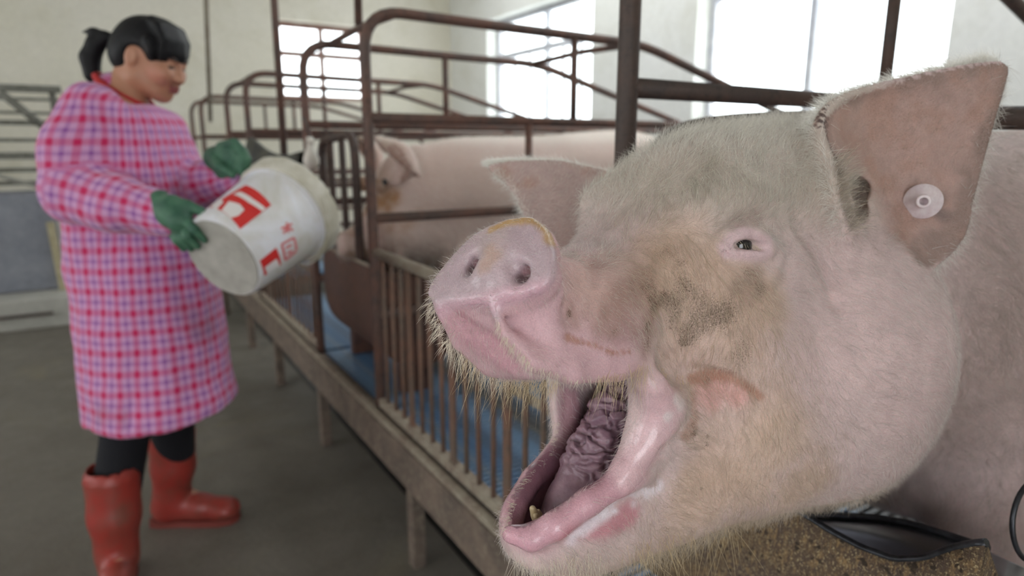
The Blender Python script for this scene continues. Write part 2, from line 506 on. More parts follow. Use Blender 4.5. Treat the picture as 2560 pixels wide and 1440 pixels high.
wall_with_holes('wall_near', VL, VR + WT, [(-1.9, -.22, 0.0, 2.1)], lambda m, a, b, z0, z1: barn_box(m, -1.75 - WT, -1.75, a, b, z0, z1) if z1 > z0 else None, M_wall)  # unseen end wall; its door opening added as fill light behind the camera
t = NT('white window paint'); t.set(Base_Color=t.ramp(t.noise(t.obj(), 12, 4), [(.35, srgb(176, 178, 186)), (.7, srgb(204, 204, 206))]), Roughness=.6); M_frame = t.m
t = NT('red window paint'); t.set(Base_Color=t.ramp(t.noise(t.obj(), 14, 4), [(.35, srgb(126, 84, 74)), (.7, srgb(160, 140, 130))]), Roughness=.7); M_framer = t.m
t = NT('window glass'); t.t.nodes.remove(t.b)
tr = t.n('ShaderNodeBsdfTransparent'); tr.inputs[0].default_value = (.96, .98, .98, 1); gl = t.n('ShaderNodeBsdfGlossy'); gl.inputs['Roughness'].default_value = .02
mx = t.n('ShaderNodeMixShader'); mx.inputs[0].default_value = .05; t.l(tr.outputs[0], mx.inputs[1]); t.l(gl.outputs[0], mx.inputs[2]); t.l(mx.outputs[0], t.out.inputs[0]); M_glass = t.m
def window(n, a0, a1, z0, z1, mk, zt, mull, mat, dep=(.13, .18), mun=0):
    """mk(mb, a0, a1, d0, d1, z0, z1): box in the wall's own plane, d = depth into the wall"""
    root = None; d0, d1 = dep; fw = .05
    m = MB()
    for q in ((a0, a0 + fw, z0, z1), (a1 - fw, a1, z0, z1), (a0 + fw, a1 - fw, z0, z0 + fw), (a0 + fw, a1 - fw, z1 - fw, z1)): mk(m, q[0], q[1], d0, d1, q[2], q[3])
    root = structure(m.build('window_%d' % n, mat))
    m = MB(); mk(m, a0 + fw, a1 - fw, d0, d1, zt - .028, zt + .028); m.build('transom', mat, root)
    xs = [a0 + fw] + mull + [a1 - fw]
    for x in mull:
        m = MB(); mk(m, x - .024, x + .024, d0, d1, z0 + fw, zt - .028); m.build('mullion', mat, root)
        m = MB(); mk(m, x - .024, x + .024, d0, d1, zt + .028, z1 - fw); m.build('mullion', mat, root)
    for x0, x1 in zip(xs[:-1], xs[1:]):
        x0 += .0; x1 -= .0
        for za, zb in ((z0 + fw, zt - .028), (zt + .028, z1 - fw)):
            m = MB(); mk(m, x0 + .024, x1 - .024, (d0 + d1) / 2 - .002, (d0 + d1) / 2 + .002, za, zb); m.build('pane', M_glass, root)
        for k in range(mun):
            xm = x0 + (x1 - x0) * (k + 1) / (mun + 1); m = MB(); mk(m, xm - .008, xm + .008, d0, d0 + .02, z0 + fw, zt - .028); m.build('muntin', mat, root)
    return root
mkR = lambda m, a0, a1, d0, d1, z0, z1: barn_box(m, a0, a1, VR + d0, VR + d1, z0, z1)
mkB = lambda m, a0, a1, d0, d1, z0, z1: barn_box(m, UB + d0, UB + d1, a0, a1, z0, z1)
window(1, 1.74, 3.42, 1.43, 2.66, mkR, 2.29, [2.60], M_frame, mun=0)
window(2, 4.60, 6.42, 1.43, 2.60, mkR, 2.22, [5.48], M_frame, mun=2)
window(3, 1.70, 2.66, 1.76, 2.56, mkB, 2.24, [2.18], M_framer)

# ---- farrowing crates: rusted tubes
TR = .0165
def tube_part(name, pts, r, mat, root, n=10):
    m = MB(); m.tube(pts, r, n); return m.build(name, mat, root, smooth=True)
def crate(label, ua, ub, mat, ups, gate=None, cross=(), zt=1.64, slope=True):
    root = empty('farrowing_crate', W((ua + ub) / 2, 1.8, 0.40), label, 'crate', 'farrowing crates along the row', BARN)
    for u, up in ((ua, ups[0]), (ub, ups[1])):
        pts = [W(u, .69, .30), W(u, .69, 1.0), W(u, .69, 1.50)] + arc(W(u, .69, 1.52), W(u, .69, zt), W(u, .81, zt), 8)[1:] + [W(u, 1.2, zt - .005), W(u, 1.70, zt - .01)] + arc(W(u, 1.70, zt - .01), W(u, 1.80, zt - .012), W(u, 1.92, zt - .045), 5)[1:] + [W(u, 2.72, 1.385)] + arc(W(u, 2.72, 1.385), W(u, 2.88, 1.33), W(u, 2.88, 1.2), 5)[1:] + [W(u, 2.88, .40)]
        tube_part('arch_rail', pts, TR, mat, root)
        for z in (1.335, 1.03, .72):
            tube_part('rail', [W(u, .69, z), W(u, 1.8, z), W(u, 2.88, z)], TR * .95, mat, root)
        for v, z0, z1 in up:
            tube_part('upright', [W(u, v, z0), W(u, v, z1)], TR * .8, mat, root)
    for v, z in cross:
        tube_part('cross_bar', [W(ua, v, z), W((ua + ub) / 2, v, z + .01), W(ub, v, z)], TR * .75, mat, root, 8)
    return root
cr1 = crate('nearest farrowing crate, with the yawning pig leaning out of it', .05, .77, M_rustd, ([(1.4, 1.03, 1.63)], [(1.40, 1.335, 1.63), (1.27, 1.03, 1.335), (2.2, 1.335, 1.53)]), cross=[(1.78, 1.628)])
cr2 = crate('rusty tube farrowing crate with a gate, penning in the second pig', 1.92, 2.62, M_rust, ([(1.465, 1.335, 1.63), (1.272, 1.03, 1.335), (2.2, 1.03, 1.335)], [(1.30, 1.335, 1.63), (2.0, 1.03, 1.335)]), cross=[(.80, 1.64), (1.76, 1.63)])
cr3 = crate('third farrowing crate along the row, behind the green gloved hand', 3.80, 4.45, M_rust, ([(1.44, 1.335, 1.63), (1.115, 1.03, 1.335)], [(1.30, 1.335, 1.63)]), cross=[(.78, 1.64), (1.76, 1.63)])
cr4 = crate('farthest farrowing crate of the row, pale against the back wall', 5.68, 6.32, M_rust, ([(1.40, 1.335, 1.63)], [(1.30, 1.335, 1.63)]), cross=[(.80, 1.64)])
# gate in front of the second pig
g = None
gp = [W(2.19, .735, .62), W(2.19, .735, 1.20)] + arc(W(2.19, .735, 1.20), W(2.19, .735, 1.29), W(2.26, .735, 1.29), 6)[1:] + [W(2.52, .735, 1.275)] + arc(W(2.52, .735, 1.275), W(2.595, .735, 1.27), W(2.595, .735, 1.2), 6)[1:] + [W(2.595, .735, .62)]
g = tube_part('gate', gp, .0155, M_rustd, cr2)
for u in (2.33, 2.47):
    tube_part('gate_bar', [W(u, .735, .64), W(u, .735, 1.275)], .012, M_rustd, g)
# hoop over the neck of the yawning pig, leaning back over it
hp = [W(.752, .70, .62), W(.752, .70, 1.05), W(.752, .715, 1.17), W(.752, .738, 1.235), W(.735, .768, 1.268), W(.69, .82, 1.282), W(.57, .88, 1.285), W(.34, .90, 1.279), W(.18, .90, 1.27), W(.11, .84, 1.23), W(.08, .76, 1.15), W(.075, .70, 1.0), W(.075, .70, .62)]
tube_part('neck_hoop', spline(hp, 60), .0135, M_rustd, cr1, 12)

# ---- barred fences between the crates
def fence(label, ua, ub, sp, wide):
    root = empty('pen_fence', W((ua + ub) / 2, .69, .40), label, 'fence', 'barred fences between the crates', BARN)
    tube_part('top_rail', [W(ua, .69, .925), W((ua + ub) / 2, .69, .922), W(ub, .69, .925)], .0165, M_crust, root)
    m = MB(); m.box(W(ua, .675, .415), PU * (ub - ua), PV * .03, UP * .028); m.build('bottom_rail', M_crust, root, bevel=.004)
    n = int((ub - ua) / sp); rr = np.random.default_rng(int(ua * 100))
    bar = None
    for i in range(n):
        u = ua + .05 + (ub - ua - .1) * i / (n - 1)
        if i in wide:
            m = MB(); m.box(W(u - .013, .683, .43), PU * .026, PV * .008, UP * .49); m.build('flat_bar', M_bar, root)
        else:
            tl = rr.normal() * .004
            tube_part('bar', [W(u, .69, .43), W(u + tl, .69, .92)], .0065, M_bar, root, 8)
    m = MB(); m.box(W(ua + .05, .698, .72), PU * .28, PV * .005, UP * .022); m.build('strap', M_crust, root)
fence('muddy barred fence with blue slats behind it, under the pig\'s snout', .80, 1.90, .066, (4, 8, 12))
fence('barred pen fence below the tilted white bucket', 2.66, 3.78, .075, (5, 11))
fence('small distant barred fence beside the farthest crate', 4.49, 5.64, .09, ())

# ---- raised base: beam, legs and slatted floors
root = empty('pen_platform', W(3.2, .67, 0), 'long crusted steel beam on short legs under the pens', 'frame', None, BARN)
m = MB(); barn_box(m, -.9, 6.5, .640, .648, .275, .39); barn_box(m, -.9, 6.5, .640, .70, .39, .40); m.build('beam', M_beam, root, bevel=.002)
m = MB(); barn_box(m, -.9, 6.5, .644, .668, .4005, .416); m.build('crusted_lip', M_crust, root, bevel=.003)
for u in (-.30, .70, 1.62, 2.58, 3.42, 4.2, 5.2, 6.2):
    m = MB(); barn_box(m, u - .022, u + .022, .655, .695, 0, .385); m.build('leg', M_beam, root, bevel=.003)
    if u < 5:
        m = MB(); m.tube([W(u - .028, .66, .33), W(u + .028, .66, .33)], .016, 8); m.build('clamp', M_crust, root, smooth=True)
for v in (1.4, 2.1, 2.85):
    m = MB(); barn_box(m, -.9, 6.5, v - .02, v + .02, .27, .365); m.build('joist', M_beam, root)
t = NT('blue slat plastic'); o = t.obj()
n = t.noise(o, 5, 5, .65, .5); n2 = t.noise(o, 30, 4, .7)
c = t.mix(t.ramp(n, [(.42, 0.), (.62, 1.)]), srgb(112, 144, 176), srgb(80, 110, 144))
c = t.mix(t.ramp(t.noise(o, 3.1, 6, .7, .8), [(.42, 0.), (.56, 1.)]), c, srgb(74, 72, 70))
c = t.mix(t.math('MULTIPLY', t.ramp(n2, [(.55, 0.), (.75, 1.)]), .6), c, srgb(176, 176, 168))
t.set(Base_Color=c, Roughness=.5); t.bump(n2, .3, .004); M_slat = t.m
def slats(label, ua, ub, mat, pitch, wid):
    root = empty('slatted_floor', W((ua + ub) / 2, 1.8, .365), label, 'floor grid', 'slatted pen floors', BARN)
    n = int((ub - ua) / pitch); me = None
    for i in range(n):
        u = ua + pitch * (i + .5)
        if me is None:
            m = MB(); barn_box(m, -wid / 2, wid / 2, .71, 2.84, .375, .398); o = m.build('slat', mat, root); me = o.data
        else:
            o = bpy.data.objects.new('slat', me); COL.objects.link(o); o.parent = root; o.matrix_parent_inverse = parent_inv(root)
        o.location = PU * u
    m = MB()
    for v in np.arange(.74, 2.85, .1): barn_box(m, ua, ub, v - .006, v + .006, .366, .376)
    m.build('cross_rib', mat, root)
slats('blue plastic slatted floor behind the barred fence under the snout', .80, 1.90, M_slat, .022, .0125)
slats('blue slatted floor behind the fence below the bucket', 2.66, 3.78, M_slat, .022, .0125)
slats('small blue slatted floor of the farthest pen', 4.49, 5.64, M_slat, .035, .022)
slats('blue slatted floor the yawning pig stands on', .04, .78, M_slat, .022, .0125)
slats('blue slatted floor under the second pig', 1.92, 2.64, M_slat, .022, .0125)

# ---- feed troughs
def trough_sheet(root, ua, ub, prof, mat, rimz=None, n=28, th=.006):
    """bent sheet: profile points (v, z) swept along u; rimz(u) lifts or dips the front rim"""
    P = spline(np.array(prof), 26); us = np.linspace(ua, ub, n)
    vs = []; fs = []
    for u in us:
        dz = rimz(u) if rimz else 0
        for k, (v, z) in enumerate(P):
            w = max(0, 1 - k / 7.) ** 1.3
            vs.append(W(u, v, z + dz * w))
    k = len(P)
    for i in range(n - 1):
        for j in range(k - 1): fs.append((i * k + j, i * k + j + 1, (i + 1) * k + j + 1, (i + 1) * k + j))
    o = link('bowl', np_mesh('bowl', np.array(vs), fs), mat, root)
    s = o.modifiers.new('thickness', 'SOLIDIFY'); s.thickness = th; s.offset = 0
    # end plates
    for u in (ua, ub):
        dz = rimz(u) if rimz else 0
        q = [W(u, v, z + dz * max(0, 1 - kk / 7.) ** 1.3) for kk, (v, z) in enumerate(P)]
        m = MB(); m.add(q + [p + PU * (.006 if u == ua else -.006) for p in q], [tuple(range(k)), tuple(range(2 * k - 1, k - 1, -1))]); m.build('end_plate', mat, root)
    # rolled rim
    rim = [W(u, P[0][0], P[0][1] + (rimz(u) if rimz else 0)) for u in us]
    return rim, P
t2 = empty('feed_trough', W(2.27, .78, .40), 'rusty red brown feed trough under the second pig\'s snout', 'trough', 'sheet metal feed troughs', BARN)
pr2 = [(.722, .855), (.714, .78), (.714, .68), (.73, .59), (.78, .525), (.86, .50), (.96, .54), (1.04, .64), (1.08, .76)]
rim, P2 = trough_sheet(t2, 1.96, 2.58, pr2, M_trough)
tube_part('rim', rim, .006, M_crust, t2, 8)
for u in (2.02, 2.54):
    m = MB(); m.box(W(u - .02, .80, .40), PU * .04, PV * .12, UP * .125); m.build('foot', M_trough, t2)
t1 = empty('feed_trough', W(.4, .78, .40), 'feed crusted trough with a dark curved rim below the yawning jaw', 'trough', 'sheet metal feed troughs', BARN)
t = NT('feed crust'); o = t.obj()
vo = t.n('ShaderNodeTexVoronoi'); vo.inputs['Scale'].default_value = 230; t.l(o, vo.inputs['Vector'])
st = t.n('ShaderNodeMapping'); st.inputs['Scale'].default_value = (1, 1, .35); t.l(o, st.inputs[0])
n1 = t.noise(o, 18, 5, .7); n2 = t.noise(st.outputs[0], 210, 4, .75); n3 = t.noise(o, 420, 3, .7)
c = t.mix(t.ramp(n1, [(.35, 0.), (.65, 1.)]), srgb(104, 84, 62), srgb(84, 70, 64))
c = t.mix(t.ramp(n2, [(.50, 0.), (.66, 1.)]), c, srgb(150, 122, 84))
c = t.mix(t.ramp(n3, [(.56, 0.), (.68, 1.)]), c, srgb(204, 184, 142))
c = t.mix(t.ramp(vo.outputs['Color'], [(.80, 0.), (.86, 1.)]), c, srgb(60, 48, 36))
t.set(Base_Color=c, Roughness=.85); t.bump(t.math('ADD', t.math('MULTIPLY', n2, 1.6), n3), .8, .004); M_feed = t.m
t = NT('worn dark steel'); t.set(Base_Color=t.ramp(t.noise(t.obj(), 60, 4), [(.3, srgb(36, 36, 40)), (.75, srgb(74, 76, 82))]), Metallic=.6, Roughness=.32); M_steel = t.m
RU = [.215, .228, .245, .262, .29, .325, .36, .40, .46, .55, .735]; RZ = [.887, .878, .862, .842, .824, .818, .818, .822, .822, .82, .82]
pr1 = [(.655, .82), (.648, .76), (.650, .68), (.665, .60), (.71, .55), (.75, .54), (.79, .57), (.81, .63), (.815, .69)]
rz = lambda u: float(np.interp(u, RU, RZ)) - .82
rim, P1 = trough_sheet(t1, .215, .735, pr1, M_feed, rz, 60, .007)
m = MB(); m.tube(rim, .0042, 8); rr_ = m.build('rim', M_steel, t1, smooth=True); rr_['label'] = 'dark steel trough rim'
# bright inner pan and its back rim
def onv(x, y, V): r_ = ray(x, y); return EYE + r_ * ((V - EYE @ PV) / (r_ @ PV))
bq = [onv(x, y, .80) for x, y in ((2470, 1372), (2390, 1345), (2290, 1312), (2190, 1294), (2080, 1288), (1980, 1290))]
bz = lambda u: float(np.interp(u, [q @ PU for q in bq], [q[2] for q in bq]))
pan = []; fs = []; us = np.linspace(.225, .73, 30)
for u in us:
    for v, z in spline(np.array([(.662, .78 + rz(u) * .6), (.672, .72), (.70, .68), (.74, .665), (.785, .70), (.80, bz(u) - .004)]), 14): pan.append(W(u, v, z))
for i in range(29):
    for j in range(13): fs.append((i * 14 + j, i * 14 + j + 1, (i + 1) * 14 + j + 1, (i + 1) * 14 + j))
t = NT('licked steel pan'); t.set(Base_Color=srgb(150, 150, 156), Metallic=.9, Roughness=.3); t.bump(t.noise(t.obj(), 90, 3), .1, .002)
o = link('pan', np_mesh('pan', np.array(pan), fs), t.m, t1); s = o.modifiers.new('thickness', 'SOLIDIFY'); s.thickness = .003
tube_part('back_rim', [W(u, .80, bz(u)) for u in us if u > .25], .005, M_steel, t1, 8)
for u in (.25, .63):
    m = MB(); m.box(W(u - .02, .69, .40), PU * .04, PV * .09, UP * .16); m.build('foot', M_feed, t1)
hc_ = at(2600, 1300, .66); hx = _R * .9 + _D * .35; hx = hx / np.linalg.norm(hx)
ring = [hc_ + (hx * math.cos(k * math.pi / 20) + _U * math.sin(k * math.pi / 20)) * .044 for k in range(41)]
m = MB(); m.tube(ring, .0026, 8, False); hoop = m.build('wire_hoop', M_steel, t1, smooth=True); hoop['label'] = 'dark wire hoop at the trough end'
m = MB(); m.box(W(.10, .66, .765), PU * .13, PV * .20, UP * .02); m.build('ledge', M_feed, t1, bevel=.004)

# ---- drop pipes from the ceiling
for (x0, y0, x1, y1, vv, zb, r, lab) in ((515, 0, 525, 275, .75, 1.45, .016, 'thin grey feed pipe hanging before the cream back wall'), (685, 0, 712, 410, .75, .93, .017, 'rusty feed pipe hanging down behind the white bucket'), (895, 0, 897, 80, .80, 1.66, .014, 'feed pipe dropping onto the second pig\'s crate')):
    def onv(x, y, V): r_ = ray(x, y); return EYE + r_ * ((V - EYE @ PV) / (r_ @ PV))
    A = onv(x0, y0, vv); B_ = onv(x1, y1, vv); dr = (A - B_) / (A - B_)[2]
    o = tube_part('feed_pipe', [B_ + dr * (ZC - B_[2]), B_ + dr * (zb - B_[2])], r, M_rust if x0 > 600 else M_crust, None)
    tag(o, lab, 'pipe', 'feed pipes from the ceiling')
# ---- rubber mat over the far fence, heat lamp bulb
us = np.linspace(2.70, 3.76, 16); vs = []; fs = []
for i, u in enumerate(us):
    sag = .05 * math.sin(math.pi * (i / 15.)) - .02 * (i / 15.)
    for v, z in ((.640, .92), (.645, 1.03), (.655, 1.10), (.672, 1.155), (.70, 1.16), (.72, 1.12), (.73, .95)): vs.append(W(u, v, z + .075 + .05 * i / 15. - sag * (1 if z > 1.05 else .3)))
for i in range(15):
    for j in range(6): fs.append((i * 7 + j, i * 7 + j + 1, (i + 1) * 7 + j + 1, (i + 1) * 7 + j))
t = NT('dark rubber'); t.set(Base_Color=t.ramp(t.noise(t.obj(), 8, 4), [(.35, srgb(44, 44, 46)), (.7, srgb(84, 82, 70))]), Roughness=.7); M_rub = t.m
o = link('rubber_mat', np_mesh('rubber_mat', np.array(vs), fs), M_rub); s = o.modifiers.new('thickness', 'SOLIDIFY'); s.thickness = .008
tag(o, 'dark rubber mat draped over the fence behind the bucket', 'mat')
lp = W(2.47, .66, 1.215)
t = NT('opal glass'); t.set(Base_Color=srgb(226, 222, 210), Roughness=.25); M_opal = t.m
hl = empty('heat_lamp', lp, 'small white heat lamp bulb beside the gate post', 'lamp')
prof = [(0, -.05), (.018, -.046), (.029, -.03), (.030, -.012), (.022, .012), (.014, .03), (.013, .04), (0, .042)]
vs = [lp + np.array([r * math.cos(k * math.pi / 8), r * math.sin(k * math.pi / 8), h]) for r, h in prof for k in range(16)]
fs = [(i * 16 + k, i * 16 + (k + 1) % 16, (i + 1) * 16 + (k + 1) % 16, (i + 1) * 16 + k) for i in range(len(prof) - 1) for k in range(16)]
link('bulb', np_mesh('bulb', np.array(vs), fs), M_opal, hl)
tube_part('socket', [lp + UP * .038, lp + UP * .07], .013, M_opal, hl)
tube_part('cord', [lp + UP * .065, lp + UP * .10 + PU * .02, W(2.60, .68, 1.36)], .003, M_rub, hl, 6)

# ---- clutter at the far left
t = NT('cement render'); o = t.obj()
t.set(Base_Color=t.mix(.5, t.ramp(t.noise(o, 2.2, 5, .6), [(.35, srgb(116, 118, 128)), (.7, srgb(150, 152, 160))]), t.ramp(t.noise(o, 30, 4), [(.3, .75), (.7, 1.1)]), 'MULTIPLY'), Roughness=.9); M_cem = t.m
t = NT('pale concrete'); o = t.obj(); t.set(Base_Color=t.mix(.4, t.ramp(t.noise(o, 3, 4), [(.35, srgb(150, 148, 140)), (.7, srgb(176, 174, 166))]), t.ramp(t.noise(o, 30, 4), [(.3, .8), (.7, 1.1)]), 'MULTIPLY'), Roughness=.9); M_pale = t.m
m = MB(); barn_box(m, 5.45, 6.2, -2.6, -.05, 0, .215); tag(m.build('kerb', M_pale, bevel=.01), 'low pale concrete kerb behind the woman', 'kerb')
m = MB(); m.box(W(5.43, -1.2, .10), PV * .78 + PU * .0, -PU * .02, UP * .02 + PV * .0); o = m.build('iron_bar', M_rustd); tag(o, 'dark iron bar lying along the pale kerb face', 'bar')
m = MB(); barn_box(m, 5.75, 6.15, -2.4, -.36, .218, .93); tag(m.build('cement_wall_block', M_cem, bevel=.015), 'grey cement block wall standing on the pale kerb', 'block wall')
m = MB(); m.box(W(5.70, -.385, .216), PV * .05, PU * .03, UP * .5 - PU * -.04 + PV * -.02)
t = NT('bare plank'); t.set(Base_Color=t.ramp(t.noise(t.obj(), 20, 4), [(.3, srgb(150, 140, 110)), (.7, srgb(178, 168, 140))]), Roughness=.8); M_plank = t.m
tag(m.build('plank', M_plank, bevel=.002), 'narrow bare plank leaning on the grey block wall end', 'plank')
M_gal = rusty('grimy galvanised rail', srgb(120, 120, 112), srgb(96, 94, 84), srgb(150, 148, 140), .6, .8)
rk = empty('pen_rack', W(5.95, -1.2, .93), 'stack of grimy pen rails standing on the grey block wall', 'rack', None, BARN)
for z, h, uu in ((1.655, .05, 5.80), (1.585, .02, 5.84), (1.49, .02, 5.84), (1.42, .035, 5.80), (1.30, .025, 5.84), (1.19, .05, 5.80), (1.09, .03, 5.84), (1.00, .03, 5.80)):
    m = MB(); barn_box(m, uu, uu + .03, -2.3, -.2, z - h / 2, z + h / 2); m.build('rail', M_gal, rk, bevel=.003)
for v in (-2.2, -1.3, -.26):
    m = MB(); barn_box(m, 5.86, 5.90, v - .02, v + .02, .93, 1.68); m.build('post', M_gal, rk, bevel=.003)
m = MB()
for a, b in (((-.55, 1.62), (-.30, 1.36)), ((-.30, 1.36), (-.30, 1.14)), ((-.30, 1.14), (-.40, .95))):
    m.tube([W(5.76, a[0], a[1]), W(5.76, b[0], b[1])], .028, 10)
m.build('bent_brace', M_gal, rk, smooth=True)
m = MB(); m.tube([W(5.78, -.95, 1.25), W(5.76, -.62, 1.05), W(5.74, -.34, .945)], .014, 8); b = m.build('pale_pipe', M_pale, rk, smooth=True)
t = NT('clear plastic sheet'); t.set(Base_Color=srgb(196, 206, 216), Roughness=.25)
vv = Vol(np.arange(-1.25, -.5, .025), np.arange(5.5, 6.1, .025), np.arange(.8, 1.5, .025), (np.zeros(3), np.array([PV, PU, UP])))
vv.ell((-.86, 5.78, 1.05), (.17, .09, .14), .05); vv.ell((-.80, 5.76, 1.2), (.07, .06, .1), .05); vv.ell((-.95, 5.78, 1.14), (.12, .07, .12), .04)
V_, Q_ = vv.nets(2); V_ = V_ + (vnoise(V_, 12, 3)[:, None] - .5) * .04
tag(link('plastic_bag', np_mesh('plastic_bag', V_, Q_), t.m), 'crumpled pale plastic bag on the grey block wall', 'bag')

# ================================================================== the yawning pig
PB = np.array([.74, .67, 0]); PB /= np.linalg.norm(PB); PN = np.array([PB[1], -PB[0], 0])
PO = at(1245, 655, .45)
PFR = (PO, np.array([PB, PN, UP]))
def pl(P): return (np.asarray(P, float) - PO) @ PFR[1].T          # world -> pig frame (a back, b towards camera, c up)
def pw(a, b, c): return PO + a * PB + b * PN + c * UP
def on_b(x, y, b):                                               # photo point on the sagittal plane b of the head
    r = ray(x, y); t = ((PO + b * PN - EYE) @ PN) / (r @ PN)
    return pl(EYE + r * t)
def on_d(x, y, d): return pl(at(x, y, d))
def seg(*s):
    return np.unique(np.round(np.concatenate([np.arange(a, b, st) for a, b, st in s]), 5))
def ear_sheet(vol, rows, n, m, r0, r1, k):
    G = spline2([[on_d(*q) for q in row] for row in rows], n, m)
    edge = np.minimum(np.linspace(0, 1, m), 1 - np.linspace(0, 1, m))[None, :] * np.ones((n, 1))
    tipw = 1 - np.linspace(0, 1, n)[:, None] * np.ones((1, m))
    R = r1 + (r0 - r1) * np.clip(tipw, 0, 1) ** 1.2
    vol.sheet(G.reshape(-1, 3), R.reshape(-1), k)
    return G

def build_pig_field():
    v = Vol(seg((-.07, .46, .0024), (.46, .64, .0032), (.64, .80, .008), (.80, 2.0, .016)),
            seg((-.45, -.33, .01), (-.33, -.15, .0032), (-.15, .22, .0025), (.22, .27, .0032), (.27, .55, .012)),
            seg((-.80, -.34, .012), (-.34, .215, .0025), (.215, .25, .006)), PFR)
    # trunk and legs
    v.loft(0, [(.38, -.01, .09, -.22, .09), (.52, -.005, .115, -.30, .095), (.60, .012, .145, -.32, .088), (.68, .03, .18, -.38, .086), (.78, .05, .215, -.49, .088), (.92, .08, .245, -.50, .10), (1.2, .135, .265, -.47, .11), (1.5, .19, .25, -.43, .10), (1.7, .22, .2, -.36, .06), (1.84, .24, .12, -.25, .0)], .05)
    for sgn in (-1, 1):
        v.chain([(.78, .06 + sgn * .12, -.30), (.74, .05 + sgn * .14, -.52), (.76, .05 + sgn * .14, -.66), (.74, .05 + sgn * .14, -.74)], [.10, .052, .042, .045], .04)
        v.chain([(1.58, .2 + sgn * .12, -.22), (1.52, .2 + sgn * .16, -.40), (1.64, .22 + sgn * .16, -.56), (1.58, .21 + sgn * .16, -.74)], [.14, .085, .045, .045], .04)
    # skull, muzzle and neck
    v.loft(0, [(.008, 0, .042, -.084, .010), (.04, 0, .047, -.086, .004), (.075, 0, .051, -.088, -.002), (.105, 0, .055, -.09, .002), (.14, 0, .064, -.10, .022), (.172, 0, .075, -.12, .052), (.215, 0, .088, -.14, .083),
               (.28, 0, .102, -.20, .096), (.35, 0, .115, -.23, .101), (.42, 0, .122, -.25, .105), (.5, .0, .12, -.27, .100), (.62, .02, .135, -.33, .088)], .02, n=2.25)
    # cheeks and jowls
    for sgn in (-1, 1):
        v.ell((.235, sgn * .066, -.075), (.085, .042, .075), .03)
        v.ell((.30, sgn * .075, -.16), (.135, .062, .115), .03)
        v.ell((.41, sgn * .105, -.150), (.14, .082, .135), .05)              # jowl
        v.ell((.205, sgn * .060, .026), (.045, .020, .020), .03)              # brow
        v.ell((.10, sgn * .042, -.065), (.06, .018, .024), .015)              # upper lip fullness
    # lower jaw
    v.loft(0, [(.012, 0, .014, -.244, -.212), (.022, 0, .026, -.252, -.203), (.05, 0, .040, -.268, -.190), (.08, 0, .049, -.282, -.174), (.12, 0, .060, -.286, -.16), (.2, 0, .085, -.288, -.15), (.3, 0, .10, -.292, -.16), (.4, 0, .105, -.285, -.2)], .012, n=2.5)
    # cheek skin between the jaws
    v.loft(0, [(.102, 0, .052, -.19, -.08), (.125, 0, .066, -.2, -.08), (.16, 0, .078, -.22, -.08), (.24, 0, .098, -.24, -.08)], .012, n=3.2)
    # the mouth
    v.loft(0, [(-.08, 0, .008, -.205, -.14), (.015, 0, .012, -.222, -.096), (.03, 0, .022, -.236, -.094), (.055, 0, .031, -.240, -.090), (.085, 0, .037, -.236, -.082), (.11, 0, .041, -.226, -.078), (.15, 0, .044, -.205, -.082), (.2, 0, .034, -.18, -.095), (.255, 0, .02, -.155, -.11)], .010, 'sub', n=2.6)
    return v

